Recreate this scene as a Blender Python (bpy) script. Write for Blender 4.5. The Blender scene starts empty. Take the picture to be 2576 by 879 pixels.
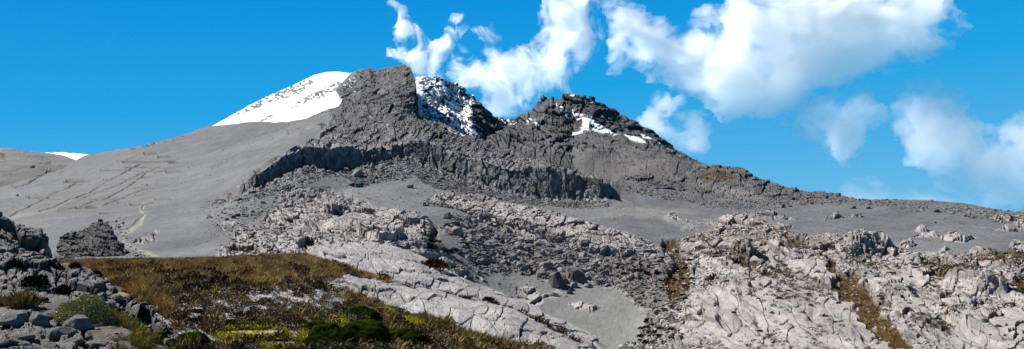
import bpy, math, time
import numpy as np
T0 = time.time()
scene = bpy.context.scene
COL = scene.collection
F = 2231.0          # survey scale: bearing units per unit tangent (lens 31.2 mm on 36 mm)
HU, HV = 1288.0, 560.0   # straight ahead / level line of the survey sheet
rng = np.random.default_rng(7)

# ------------------------------------------------------------------ noise
def _hash(ix, iy, iz, seed):
    h = (ix.astype(np.uint32)*np.uint32(374761393) + iy.astype(np.uint32)*np.uint32(668265263)
         + iz.astype(np.uint32)*np.uint32(2147483647) + np.uint32((seed*974634777) & 0xffffffff))
    h = (h ^ (h >> np.uint32(13))) * np.uint32(1274126177)
    h = (h ^ (h >> np.uint32(16))) * np.uint32(2246822519)
    return h ^ (h >> np.uint32(15))
def _rnd(h, k=0):
    if k: h = (h ^ np.uint32(k*0x9E3779B1 & 0xffffffff)) * np.uint32(2654435761); h = h ^ (h >> np.uint32(15))
    return (h & np.uint32(0xffffff)).astype(np.float32) / np.float32(0xffffff)
def noise(p, seed=0):
    i = np.floor(p).astype(np.int64); f = (p - i).astype(np.float32)
    w = f*f*f*(f*(f*6-15)+10)
    out = np.zeros(len(p), np.float32)
    for dx in (0, 1):
        wx = w[:, 0] if dx else 1-w[:, 0]
        for dy in (0, 1):
            wy = wx*(w[:, 1] if dy else 1-w[:, 1])
            for dz in (0, 1):
                wz = wy*(w[:, 2] if dz else 1-w[:, 2])
                out += wz*_rnd(_hash(i[:, 0]+dx, i[:, 1]+dy, i[:, 2]+dz, seed))
    return out*2-1
def fbm(p, octv=4, seed=0, gain=.5, lac=2.03):
    a, s, t = 1.0, np.zeros(len(p), np.float32), 0.0
    for k in range(octv):
        s += a*noise(p*(lac**k)+k*17.3, seed+k); t += a; a *= gain
    return s/t
def sst(a, b, x):
    t = np.clip((x-a)/(b-a), 0, 1); return t*t*(3-2*t)

# ------------------------------------------------------------------ outlines on the survey sheet
def poly_sd(U, V, poly):
    """signed distance (inside positive) to a closed outline"""
    P = np.array(poly, np.float32); n = len(P)
    lo = P.min(0)-40; hi = P.max(0)+40
    out = np.full(U.shape, -99, np.float32)
    m = (U > lo[0]) & (U < hi[0]) & (V > lo[1]) & (V < hi[1])
    u, v = U[m], V[m]
    ins = np.zeros(u.shape, bool); dm = np.full(u.shape, 1e9, np.float32)
    for k in range(n):
        a, b = P[k], P[(k+1) % n]
        c = ((a[1] > v) != (b[1] > v))
        with np.errstate(divide='ignore', invalid='ignore'):
            c &= u < (b[0]-a[0])*(v-a[1])/(b[1]-a[1]+1e-9)+a[0]
        ins ^= c
        ab = b-a; t = np.clip(((u-a[0])*ab[0]+(v-a[1])*ab[1])/(ab@ab+1e-9), 0, 1)
        dm = np.minimum(dm, (u-a[0]-t*ab[0])**2+(v-a[1]-t*ab[1])**2)
    d = np.sqrt(dm); out[m] = np.where(ins, d, -d)
    return out
def line_d(U, V, pts):
    P = np.array(pts, np.float32); dm = np.full(U.shape, 1e9, np.float32)
    lo = P.min(0)-40; hi = P.max(0)+40
    m = (U > lo[0]) & (U < hi[0]) & (V > lo[1]) & (V < hi[1])
    u, v = U[m], V[m]; d = np.full(u.shape, 1e9, np.float32)
    for a, b in zip(P[:-1], P[1:]):
        ab = b-a; t = np.clip(((u-a[0])*ab[0]+(v-a[1])*ab[1])/(ab@ab+1e-9), 0, 1)
        d = np.minimum(d, (u-a[0]-t*ab[0])**2+(v-a[1]-t*ab[1])**2)
    dm[m] = d
    return np.sqrt(dm)
def mask(S, poly, soft=4.0, warp=6.0):
    u = S.U + warp*S.w1; v = S.V + warp*.6*S.w2
    return sst(-soft, soft, poly_sd(u, v, poly))
def zc(k, pts):
    """notes taken on an enlarged sheet -> survey sheet"""
    s, du, dv = {2: (.642, 644, 314.5), 3: (.642, 1288, 314.5), 4: (.642, 1932, 314.5), 5: (.5007, 440.3, 125.8), 6: (.501, 943.4, 125.8),
                 15: (.3914, 1572, 534.6), 16: (.4628, 2073, 471.7), 17: (.3937, 0, 345.9), 18: (.3174, 1509, 346), 14: (.3937, 1069, 440.3),
                 11: (.3913, 0, 534.6), 12: (.2841, 377.4, 629), 13: (.2841, 817.6, 629)}[k]
    return [(a*s+du, b*s+dv) for a, b in pts]

# ------------------------------------------------------------------ terrain sheets
class Sheet: pass
AMP = .33
DPOW = .62      # distances beyond 60 m on the sketch are drawn in by this power
def real(y): return 60*(y/60)**DPOW if y > 60 else y
def make_sheet(curves, u0, u1, rows, du=1.45, smooth=2):
    S = Sheet(); nu = int((u1-u0)/du); us = np.linspace(u0, u1, nu)
    cv = []
    for c in curves:
        c = np.array(c, float)
        v = np.interp(us, c[:, 0], c[:, 1]); iy = np.interp(us, c[:, 0], 1/c[:, 2])
        for _ in range(smooth if not isinstance(smooth, dict) else smooth.get(len(cv), 2)):
            for a in (v, iy):
                a[1:-1] = .25*a[:-2]+.5*a[1:-1]+.25*a[2:]
        cv.append((v, iy))
    VV, IY, TT = [], [], []
    for k, n in enumerate(rows):
        (va, ia), (vb, ib) = cv[k], cv[k+1]
        last = k == len(rows)-1
        for j in range(n+1 if last else n):
            t = j/n
            VV.append(va+(vb-va)*t); IY.append(ia+(ib-ia)*t); TT.append(np.full(nu, k+t))
    V = np.array(VV); Y0 = 1/np.array(IY); Y = np.where(Y0 > 60, 60*(Y0/60)**DPOW, Y0); U = np.broadcast_to(us, V.shape).copy()
    S.T = np.array(TT, np.float32)
    S.shape = V.shape; S.U = U.astype(np.float32); S.V = V.astype(np.float32); S.Y = Y0.astype(np.float32); S.R = Y.astype(np.float32)
    P = np.stack([Y*(U-HU)/F, Y, Y*(HV-V)/F], -1)
    S.P = P
    S.N = normals(P, 3)
    q = np.stack([U/23, V/14, Y*0], -1).reshape(-1, 3)
    S.w1 = fbm(q, 3, 11).reshape(V.shape); S.w2 = fbm(q+31, 3, 12).reshape(V.shape)
    S.flat = P.reshape(-1, 3).astype(np.float32)
    return S
def normals(P, blur=0):
    du = np.gradient(P, axis=1); dv = np.gradient(P, axis=0)
    N = np.cross(dv, du); N /= np.linalg.norm(N, axis=-1, keepdims=True)+1e-12
    c_ = (N*(-P)).sum(-1)[N.shape[0]//4:]; N *= 1. if np.mean(np.sign(c_)) > 0 else -1.   # outer side
    for _ in range(blur):
        for ax in (0, 1):
            N = .25*np.roll(N, 1, ax)+.5*N+.25*np.roll(N, -1, ax)
    N /= np.linalg.norm(N, axis=-1, keepdims=True)+1e-12
    return N
def F_(S, p_scale, octv, seed, stretch=(1, 1, 1)):
    return fbm(S.flat*np.array(stretch, np.float32)/p_scale, octv, seed).reshape(S.shape)
def voronoi2(q, seed=0):
    i = np.floor(q).astype(np.int64); f = (q-i).astype(np.float32); n = len(q); z0 = np.zeros(n, np.int64)
    F1 = np.full(n, 9, np.float32); F2 = np.full(n, 9, np.float32); D = np.zeros((n, 2), np.float32); ID = np.zeros(n, np.uint32)
    for dx in (-1, 0, 1):
        for dy in (-1, 0, 1):
            h = _hash(i[:, 0]+dx, i[:, 1]+dy, z0, seed)
            ex = dx+.05+.9*_rnd(h)-f[:, 0]; ey = dy+.05+.9*_rnd(h, 1)-f[:, 1]; d = np.sqrt(ex*ex+ey*ey); c = d < F1
            F2 = np.where(c, F1, np.minimum(F2, d)); F1 = np.where(c, d, F1); ID = np.where(c, h, ID); D[c, 0] = ex[c]; D[c, 1] = ey[c]
    return F1, F2, D, ID
def blocks(S, w, seed, px=(34, 15, 7), wt=(1, 1, .8), asp=1.7, rot=0.0, lean=.5, tilt=.6, step=.45, crack=.14, cw=.07, wob=.45, patch=.0):
    """jointed rock plates on the surface of a sheet, several sizes (given in sheet units): each plate has its own level and tilt, rises to
    its near edge and breaks off there; returns height in metres, joint strength and plate shade"""
    H = np.zeros(S.shape, np.float32); J = np.zeros(S.shape, np.float32); C = np.zeros(S.shape, np.float32)
    w = np.clip(w, 0, 3)*np.ones(S.shape, np.float32); m = w > .02
    if not m.any(): return H, J, C
    c, s = math.cos(rot), math.sin(rot); u, v, wm, R = S.U[m], S.V[m], w[m], S.R[m]/F
    for k, (sz, wk) in enumerate(zip(px, wt)):
        q = np.stack([(u*c+v*s), (-u*s+v*c)*asp], -1)/sz
        q3 = np.concatenate([q, q[:, :1]*0+seed+k], 1)
        q = q+wob*np.stack([fbm(q3*.8, 2, seed+40), fbm(q3*.8+9, 2, seed+41)], -1)
        F1, F2, D, ID = voronoi2(q, seed+k)
        dv = D[:, 0]*s+D[:, 1]*c                     # offset towards the far edge
        h = step*(_rnd(ID, 6)-.5)-lean*dv*(.3+1.1*_rnd(ID, 8))+tilt*((_rnd(ID, 3)-.5)*D[:, 0]+(_rnd(ID, 4)-.5)*D[:, 1])*2
        j = np.exp(-((F2-F1)/(cw*max(1, 14/sz)))**2)
        g = wk*np.minimum(wm, 1.5)
        if patch and k: g = g*sst(-patch, .25, noise(q3*.35+5, seed+60))
        H[m] += g*sz/asp*.8*R*(h*.6-crack*j)*wm/np.maximum(np.minimum(wm, 1.5), .01)
        J[m] = np.maximum(J[m], np.minimum(g, 1)*j*(1 if k < 2 else .6)); C[m] += g*(_rnd(ID, 7)-.5)*(.8 if k else .5)
    return H, J, C
def comps(m):
    """connected patches of a mask, largest first"""
    if not m.any(): return []
    i, j = np.nonzero(m); i0, i1, j0, j1 = i.min(), i.max()+1, j.min(), j.max()+1
    s = m[i0:i1, j0:j1]; lab = np.where(s, np.arange(s.size).reshape(s.shape)+1, 0)
    while True:
        n = lab.copy()
        n[1:] = np.maximum(n[1:], lab[:-1]); n[:-1] = np.maximum(n[:-1], lab[1:]); n[:, 1:] = np.maximum(n[:, 1:], lab[:, :-1]); n[:, :-1] = np.maximum(n[:, :-1], lab[:, 1:])
        n[~s] = 0
        if (n == lab).all(): break
        lab = n
    k, c = np.unique(lab[s], return_counts=True); out = []
    for a in k[np.argsort(-c)]:
        f = np.zeros(m.shape, bool); f[i0:i1, j0:j1] = lab == a; out.append(f)
    return out
def finish(S, H, name_of, names, mat, color, smooth_w, up=0.0):
    """displace, then one mesh per named piece of ground"""
    H = H*sst(.55, 1.02, S.T)
    N = S.N.copy(); N[..., 2] += up; N /= np.linalg.norm(N, axis=-1, keepdims=True)
    S.P = S.P + N*H[..., None]
    S.Nf = normals(S.P, 0)
    nr, nc = S.shape
    idx = np.arange(nr*nc).reshape(nr, nc)
    q = np.stack([idx[:-1, :-1], idx[1:, :-1], idx[1:, 1:], idx[:-1, 1:]], -1).reshape(-1, 4)
    fk = name_of[:-1, :-1].reshape(-1)
    sm = (smooth_w[:-1, :-1] > .5).reshape(-1)
    Pf = S.P.reshape(-1, 3); Cf = np.clip(color, 0, 1).reshape(-1, 3)
    out = []
    for k, (nm, props) in enumerate(names):
        sel = fk == k
        if not sel.any(): continue
        qq = q[sel]; use, inv = np.unique(qq, return_inverse=True)
        o = mesh_np(nm, Pf[use], inv.reshape(-1, 4), mat, Cf[use], sm[sel])
        for a, b in props.items(): o[a] = b
        out.append(o)
    return out
def mesh_np(name, verts, faces, mat, col=None, smooth=None, parent=None):
    me = bpy.data.meshes.new(name); nf, kf = faces.shape
    me.vertices.add(len(verts)); me.vertices.foreach_set('co', np.asarray(verts, np.float32).ravel())
    me.loops.add(nf*kf); me.loops.foreach_set('vertex_index', faces.astype(np.int32).ravel())
    me.polygons.add(nf); me.polygons.foreach_set('loop_start', np.arange(0, nf*kf, kf, dtype=np.int32))
    if smooth is not None: me.polygons.foreach_set('use_smooth', np.asarray(smooth, bool))
    if col is not None:
        a = me.color_attributes.new('tint', 'FLOAT_COLOR', 'POINT')
        c4 = np.ones((len(verts), 4), np.float32); c4[:, :3] = col*np.where(np.min(col, axis=1, keepdims=True) > .7, 1, .55); a.data.foreach_set('color', c4.ravel())
    me.update(calc_edges=True)
    for m in (mat if isinstance(mat, (list, tuple)) else [mat]): me.materials.append(m)
    o = bpy.data.objects.new(name, me); COL.objects.link(o)
    if parent: o.parent = parent
    return o

# ------------------------------------------------------------------ materials
def new_mat(name):
    m = bpy.data.materials.new(name); m.use_nodes = True; nt = m.node_tree
    b = nt.nodes['Principled BSDF']; b.inputs['Specular IOR Level'].default_value = .25
    return m, nt, b
def nd(nt, t, **kw):
    n = nt.nodes.new(t)
    for k, v in kw.items():
        if k in n.inputs: n.inputs[k].default_value = v
        else: setattr(n, k, v)
    return n
def ground_mat(name='weathered_ground', var=.35, bump=.5, rough=.92, scales=(.25, 1.7, 9.0), ysc=.45, spec=.2):
    m, nt, b = new_mat(name); L = nt.links
    at = nd(nt, 'ShaderNodeAttribute', attribute_name='tint')
    tc0 = nd(nt, 'ShaderNodeTexCoord'); tc = nd(nt, 'ShaderNodeMapping'); tc.inputs['Scale'].default_value = (1, ysc, 1); L.new(tc0.outputs['Object'], tc.inputs[0])
    b.inputs['Specular IOR Level'].default_value = spec
    prev = None
    for s in scales:
        n = nd(nt, 'ShaderNodeTexNoise', Scale=s, Detail=6.0, Roughness=.65)
        L.new(tc.outputs[0], n.inputs['Vector'])
        mr = nd(nt, 'ShaderNodeMapRange'); mr.inputs[1].default_value = .25; mr.inputs[2].default_value = .75
        mr.inputs[3].default_value = 1-var; mr.inputs[4].default_value = 1+var
        L.new(n.outputs[0], mr.inputs[0])
        if prev is None: prev = mr.outputs[0]
        else:
            mm = nd(nt, 'ShaderNodeMath', operation='MULTIPLY'); L.new(prev, mm.inputs[0]); L.new(mr.outputs[0], mm.inputs[1]); prev = mm.outputs[0]
    vm = nd(nt, 'ShaderNodeVectorMath', operation='SCALE')
    L.new(at.outputs['Color'], vm.inputs[0]); L.new(prev, vm.inputs['Scale'])
    L.new(vm.outputs[0], b.inputs['Base Color'])
    b.inputs['Roughness'].default_value = rough
    last = None
    for s, d, st in ((scales[1]*.8, .35, 1), (scales[2]*.7, .07, 1)):
        n = nd(nt, 'ShaderNodeTexNoise', Scale=s, Detail=8.0, Roughness=.7)
        L.new(tc.outputs[0], n.inputs['Vector'])
        bp = nd(nt, 'ShaderNodeBump', Strength=bump, Distance=d)
        L.new(n.outputs[0], bp.inputs['Height'])
        if last: L.new(last, bp.inputs['Normal'])
        last = bp.outputs[0]
    L.new(last, b.inputs['Normal'])
    return m
M_ROCK = ground_mat('weathered_rock', .22, .6)
M_SAND = ground_mat('ash_sand', .07, .18)
M_FAR = ground_mat('far_rock', .2, .8, scales=(.02, .12, .7))
M_MOSS = ground_mat('moss', .3, .6, 1.0, ysc=1, spec=.0, scales=(1, 8, 40))
M_LEAF = ground_mat('leaf', .3, .1, .8, ysc=1, spec=.1, scales=(1, 6, 30))
SNOW, SAND = np.array([.86, .89, .93]), np.array([.208, .217, .236])
PINK, GREY, DARK = np.array([.53, .49, .48]), np.array([.27, .265, .275]), np.array([.085, .09, .10])
ORANGE, HEATH, MOSSG, YMOSS = np.array([.17, .095, .032]), np.array([.05, .038, .026]), np.array([.028, .045, .010]), np.array([.27, .23, .03])
def mix(a, b, w): return a*(1-w[..., None])+b*w[..., None]
STR = {'kind': 'structure'}
def thing(label, cat, group=None):
    d = {'label': label, 'category': cat}
    if group: d['group'] = group
    return d

def ridges(u, v, ang, la, lb, seed, sharp=.5):
    c, s = math.cos(ang), math.sin(ang); q = np.stack([(u*c+v*s)/la, (-u*s+v*c)/lb, u*0+seed], -1).reshape(-1, 3)
    n1 = fbm(q, 3, seed).reshape(u.shape); return (1-sharp)*n1*1.3+sharp*(1-2.6*np.abs(n1+.05))

def slabby0(S): return np.maximum.reduce([mask(S, [(1762,772),(1775,745),(1830,735),(1850,722),(1900,705),(2000,690),(2080,728),(2180,800),(2260,900),(1850,900),(1790,840)], 8, 14), mask(S, [(2380,840),(2430,790),(2576,770),(2700,770),(2700,950),(2350,950)], 8, 14), mask(S, [(2180,650),(2240,642),(2300,670),(2340,700),(2290,705),(2220,690)], 6, 10), mask(S, [(1990,655),(2050,660),(2110,700),(2060,712),(2000,690)], 5, 10), mask(S, [(2230,745),(2330,735),(2380,780),(2300,800),(2240,780)], 6, 12)*.8])
# ================================================================== 1. the volcano flank, lava cliff, ash plain and valley: one continuous ground
t_sky = [(-500,500,900),(0,470,1000),(100,445,1100),(160,425,1150),(180,410,1200),(215,391,1250),(250,384,1250),(330,372,1150),(400,357,1150),(470,338,1180),(520,318,1200),(560,303,1230),
 (620,268,1270),(680,238,1320),(740,212,1380),(790,188,1430),(820,181,1450),(850,180,1450),(880,185,1400),(895,180,1290),(905,176,1260),(930,172,1240),(945,181,1220),(970,170,1190),
 (1000,163,1160),(1018,161,1140),(1034,170,1110),(1044,195,1060),(1050,240,1000),(1055,290,930),(1075,303,890),(1109,309,850),(1159,334,760),(1204,351,690),(1244,366,640),(1289,376,590),
 (1314,392,560),(1354,404,520),(1419,424,470),(1464,438,430),(1500,446,402),(1522,458,392),(1534,462,480),(1560,455,560),(1604,462,570),(1699,475,560),(1795,495,540),(1922,500,520),(2049,500,500),(2201,504,480),(2300,504,470),
 (2350,506,465),(2420,514,450),(2480,525,440),(2576,541,420),(2900,600,400),(3100,640,400)]
t_back = [(u, v+110, y+200) for u, v, y in t_sky]
t_mid = [(-500,480+20,760),(0,490,760),(200,455,900),(300,430,850),(500,390,860),(700,330,950),(800,290,980),(860,270,990),(940,270,930),(1000,275,880),(1055,306,860),(1109,327,770),(1159,350,690),
 (1204,365,620),(1264,385,560),(1324,400,510),(1374,410,480),(1444,434,430),(1500,450,396),(1522,463,388),(1534,475,430),(1560,478,455),(1600,485,460),(1700,492,450),(1900,512,440),(2200,520,420),(2576,560,350),(3100,650,330)]
t_rim = [(-500,545,400),(0,540,420),(300,510,480),(450,500,430),(558,501,340),(605,469,355),(660,431,400),(700,399,430),(751,376,455),(791,376,468),(841,371,480),(876,369,487),(921,371,492),
 (966,374,495),(991,366,497),(1036,353,498),(1069,353,490),(1094,366,482),(1124,384,470),(1164,396,456),(1224,406,435),(1264,419,422),(1324,424,412),(1374,424,402),(1409,431,398),(1444,446,392),
 (1494,449,386),(1516,456,383),(1527,478,380),(1536,492,385),(1560,492,420),(1600,497,430),(1700,505,420),(1900,525,385),(2200,545,350),(2576,580,290),(3100,660,270)]
t_foot = [(-500,600,230),(0,590,240),(300,570,260),(450,550,280),(520,530,290),(558,512,322),(610,486,345),(640,473,366),(675,458,398),(711,443,424),(756,423,450),(811,420,466),(861,428,477),(891,425,482),
 (941,412,487),(991,396,491),(1031,391,492),(1074,413,480),(1119,428,464),(1179,453,444),(1224,468,428),(1284,478,413),(1334,493,403),(1374,501,395),(1444,503,385),(1494,503,378),(1524,497,377),(1545,500,385),
 (1600,515,385),(1700,525,370),(1900,540,350),(2200,560,320),(2576,600,240),(3100,670,220)]
t_bowl = [(-500,640,110),(0,640,120),(300,640,125),(500,620,160),(600,575,210),(700,535,270),(800,500,330),(900,470,400),(1000,465,410),(1100,482,370),(1150,500,340),(1290,522,300),(1440,548,275),(1500,552,268),
 (1600,572,250),(1700,590,238),(1800,575,260),(2000,580,240),(2200,600,220),(2576,620,170),(3100,680,160)]
t_6 = [(-500,672,80),(0,672,80),(500,665,85),(640,640,115),(720,590,170),(800,560,200),(900,530,240),(1000,520,255),(1090,522,250),(1150,530,240),(1200,555,224),(1290,580,209),(1390,618,194),(1500,644,184),(1620,660,178),
 (1700,640,190),(1800,605,205),(1900,595,215),(2000,593,212),(2130,597,205),(2170,612,195),(2240,632,175),(2400,636,155),(2576,640,140),(3100,690,120)]
t_7 = [(-500,700,55),(500,700,55),(750,660,75),(850,610,110),(950,600,125),(1050,600,140),(1150,605,160),(1250,640,160),(1400,680,155),(1550,692,150),(1700,680,150),(1850,660,145),(2000,660,135),(2230,685,117),(2400,700,100),(2576,710,95),(3100,740,80)]
t_8 = [(-500,760,40),(600,760,40),(800,700,58),(900,660,78),(1000,660,92),(1100,680,110),(1200,712,125),(1300,742,126),(1400,752,126),(1500,745,130),(1600,745,128),(1700,750,115),(1850,760,95),(2000,770,82),(2300,780,72),(2576,790,65),(3100,820,55)]
t_9 = [(-500,1000,25),(600,950,28),(900,800,45),(1000,780,55),(1100,790,70),(1200,820,85),(1300,860,90),(1400,895,92),(1600,895,90),(1700,895,75),(2000,895,55),(2576,895,45),(3100,920,40)]
t_10 = [(-500,1500,15),(900,1200,20),(1300,1200,32),(1600,1200,35),(2000,1200,28),(2576,1200,20),(3100,1200,18)]
t_11 = [(-500,4200,3),(3100,4200,3)]
S = make_sheet([t_back, t_sky, t_mid, t_rim, t_foot, t_bowl, t_6, t_7, t_8, t_9, t_10, t_11], -480, 3060, [5, 80, 90, 55, 62, 75, 85, 75, 95, 18, 8], smooth={2: 30, 5: 200, 6: 120, 7: 300, 8: 400, 9: 600, 10: 600, 11: 10})
U, V, Y, TT = S.U, S.V, S.Y, S.T
one = np.ones(S.shape, np.float32)
big = F_(S, 60, 4, 3); med = F_(S, 14, 4, 5); fin = F_(S, 3, 3, 8)
# rock flank of the volcano
flank = mask(S, [(897,150),(895,187),(876,205),(853,228),(858,246),(863,254),(845,275),(812,290),(835,300),(822,328),(800,348),(755,366),(711,388),(680,412),(640,440),(605,464),(540,512),(560,520),(640,490),
 (756,440),(861,440),(941,425),(1031,405),(1074,425),(1179,465),(1284,490),(1374,508),(1494,510),(1535,500),(1536,430),(1400,330),(1000,100)], 3, 7)
streaks = np.maximum.reduce([mask(S, zc(5, p), 3, 5) for p in (
 [(735,395),(760,380),(700,360),(640,370),(560,410),(510,440),(560,430),(640,395)],
 [(155,605),(180,590),(240,560),(305,530),(300,540),(240,572),(190,600)], [(840,250),(700,330),(640,375),(700,345),(830,300),(850,280)])])
dots = mask(S, [(290,378),(345,368),(420,352),(500,326),(530,312),(500,332),(420,358),(345,376)], 3, 3)
mass = mask(S, [(702,488),(727,472),(772,475),(830,480),(869,492),(920,510),(978,530),(1055,545),(1093,575),(1060,600),(1075,625),(1119,640),(1165,680),(1170,720),(700,760),(560,660),(548,640),(600,600),(644,575),(690,528)], 6, 14)
right = mask(S, [(1715,606),(1740,598),(1822,583),(1963,586),(2042,594),(2139,592),(2178,613),(2240,631),(2332,637),(2434,643),(2576,640),(3100,650),(3100,1900),(1640,1900),(1560,890),(1640,830),(1680,770),(1700,700)], 5, 9)
talus = mask(S, [(1110,585),(1140,540),(1170,548),(1240,566),(1340,592),(1440,637),(1560,656),(1720,662),(1730,760),(1690,900),(1560,900),(1640,812),(1620,780),(1560,730),(1480,708),(1420,728),(1350,690),(1230,690),(1160,650),(1180,600)], 7, 14)
hollow_is = np.maximum(mask(S, zc(14, [(730,770),(860,740),(900,775),(780,785)]), 4, 8), mask(S, zc(14, [(925,820),(1000,815),(1110,850),(1080,879),(960,860)]), 4, 8))
hollow_is = np.maximum(hollow_is, mask(S, zc(14, [(590,720),(700,720),(760,840),(640,850),(590,790)]), 5, 12))
patchy = mask(S, zc(18, [(150,650),(330,625),(760,600),(900,600),(1060,590),(1420,600),(1500,640),(1680,690),(1640,740),(1500,745),(1100,800),(500,800),(200,800),(-60,700)]), 5, 6)
patchn = sst(-.02, .22, F_(S, 13, 4, 61, (1, .5, 1))+.22*mask(S, zc(18, [(1000,600),(1420,600),(1680,690),(1640,740),(1200,720),(1000,690)]), 8, 6)-.05)
isl_polys = [zc(16, p) for p in ([(488,235),(520,217),(555,222),(560,240),(520,242)], [(483,275),(520,252),(600,240),(625,280),(560,278)], [(622,285),(660,262),(720,250),(760,268),(750,305),(660,300)],
 [(740,275),(790,262),(840,275),(800,292),(760,305)], [(410,325),(430,302),(490,302),(505,322),(460,333)], [(630,345),(655,330),(690,340),(660,350)], [(785,372),(790,345),(840,338),(880,350),(950,360),(930,392),(860,385)],
 [(925,238),(980,218),(1087,215),(1200,230),(1200,262),(1087,243)], [(890,170),(980,145),(1087,145),(1200,140),(1200,210),(1087,205),(960,195)], [(1008,328),(1040,305),(1087,305),(1200,310),(1200,340),(1087,340)],
 [(0,170),(30,165),(38,175),(0,180)], [(45,152),(80,150),(100,165),(60,168)], [(150,155),(200,153),(205,163),(160,165)])]
isl_names = ['domed', 'x']
isl_sd = [poly_sd(U+3*S.w1, V+2*S.w2, p) for p in isl_polys]
isl = sst(-2, 2, np.maximum.reduce(isl_sd))
oc1 = [(132,668),(150,640),(160,615),(172,598),(195,592),(212,585),(228,570),(245,556),(262,548),(295,546),(308,553),(290,562),(268,566),(288,580),(292,592),(285,600),(300,615),(335,645),(350,662),(345,670)]
oc2 = [(332,612),(345,598),(372,588),(395,577),(400,582),(385,592),(390,606),(370,615)]
oc1_sd, oc2_sd = poly_sd(U+8*S.w1, V+6*S.w2, oc1), poly_sd(U+4*S.w1, V+4*S.w2, oc2)
bld = mask(S, [(548,560),(575,555),(600,560),(590,575),(560,580)], 4, 14)*sst(-.1, .2, S.w1)
gully = np.maximum.reduce([mask(S, zc(15, [(245,178),(370,175),(350,260),(400,330),(425,430),(405,560),(300,610),(245,450),(300,330),(240,230)]), 6, 12), mask(S, zc(15, [(860,172),(1150,152),(1200,235),(1060,240),(900,215)]), 6, 18),
 mask(S, zc(16, [(0,370),(90,400),(80,450),(200,510),(250,600),(330,690),(400,760),(470,900),(370,900),(270,790),(220,700),(100,600),(50,560),(80,500),(0,450)]), 7, 26),
 mask(S, zc(16, [(560,390),(640,400),(760,450),(720,462),(620,440)]), 4, 9), mask(S, zc(16, [(850,470),(960,490),(1000,520),(1100,500),(1100,560),(900,500)]), 4, 9),
 mask(S, zc(2, [(655,400),(720,395),(720,440),(690,470),(650,440)]), 3, 9)*.6])
veg_n = sst(.10, .34, F_(S, 7, 4, 71, (1, .35, 1))+.32*ridges(U+10*S.w1, V+8*S.w2, .52, 210, 40, 21)*-1)*right*(.85-.55*np.clip(slabby0(S), 0, 1))*(1-.8*sst(735, 770, V)*(U > 1760))
snow = mask(S, [(533,319),(560,302),(620,266),(680,236),(740,210),(790,184),(820,172),(850,172),(884,184),(866,203),(843,228),(856,247),(864,253),(851,269),(811,283),(770,297),(720,307),(666,307),(628,308),(580,314)], 1.2, 2.5)
sp = fbm(np.stack([U/5, V/3.2, Y*0], -1).reshape(-1, 3), 3, 91).reshape(S.shape)
sn_st = np.maximum.reduce([mask(S, zc(5, p), 5, 5) for p in ([(300,330),(380,306),(500,258),(620,222),(700,165),(660,145),(560,185),(460,228),(380,278),(300,312)], [(560,303),(600,293),(700,246),(770,232),(850,165),(820,155),(720,205),(640,245),(590,272)], [(430,365),(500,328),(470,330),(435,352)])])
snow *= 1-sst(-.12, .1, sp+.02)*sn_st
snow = np.maximum(snow, sst(.42, .55, sp)*mask(S, [(866,200),(900,190),(900,250),(870,270),(850,240)], 6, 4))
snow = np.maximum(snow, mask(S, zc(6, [(322,374),(380,395),(430,410),(452,428),(420,428),(370,408)]), 1.5, 4))
rock = np.maximum.reduce([flank, streaks*sst(-.2, .1, med+.15), dots*sst(0, .2, sp), mass*sst(-.32, -.08, med+.25*(V > 560)+.1), right*(1-.75*gully), talus*.8, hollow_is, patchy*patchn, isl, sst(-2, 2, oc2_sd)*sst(-.4, 0, sp), bld])
rock = np.clip(rock, 0, 1)*(1-snow)
cliff = ((TT > 2.9) & (TT < 4.1) & (U > 560) & (U < 1540)).astype(np.float32)
smoothrock = right*slabby0(S)
slabby = np.clip(smoothrock, 0, 1)
amp = .8+.5*flank*(1-cliff)*sst(330, 600, Y)+.25*cliff+.3*mass-.25*slabby
amp *= 1-.2*sst(700, 1000, Y)
low = rock*(1-flank)*(1-cliff)

H, J, C = blocks(S, low*(1-.6*np.clip(streaks*1.5, 0, 1))*(.85-.80*slabby)*(1-.4*talus), 100, px=(44, 21, 10), asp=1.9, rot=.18, patch=.35, lean=.8, cw=.05)
HR, JR, CR = blocks(S, low*slabby, 150, px=(80, 36), wt=(.6, .4), asp=1.8, rot=.5, lean=.4, tilt=.3, step=.2, crack=.2, cw=.035, wob=.8)
HF, JF, CF = blocks(S, rock*flank*(1-cliff)*(1-.3*sst(500, 900, Y)), 170, px=(27, 12, 6), wt=(.9, 1, 1), asp=2.0, rot=-.45, lean=.6, tilt=.8, step=.6)
cl, Jc, Cc = blocks(S, cliff, 160, px=(40, 17, 8), wt=(.7, .8, .9), asp=.55, rot=0, lean=0, tilt=.75, step=.7, crack=.12, cw=.05, wob=.7)
H = H+HR+HF*(.3+.7*sst(1.0, 1.18, TT))*(.25+.75*np.maximum(sst(600, 720, U), sst(420, 380, V)))+cl*.5*sst(570, 650, U); J = np.maximum.reduce([J, JR*.9, JF, Jc]); C = C+.5*CR+CF+Cc
medy = F_(S, 10, 4, 15, (1, .35, 1))
H += rock*(medy*.6*np.minimum(Y/200, 1.6)+.06*fin*np.minimum(Y/150, 1)*(1-slabby))
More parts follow.
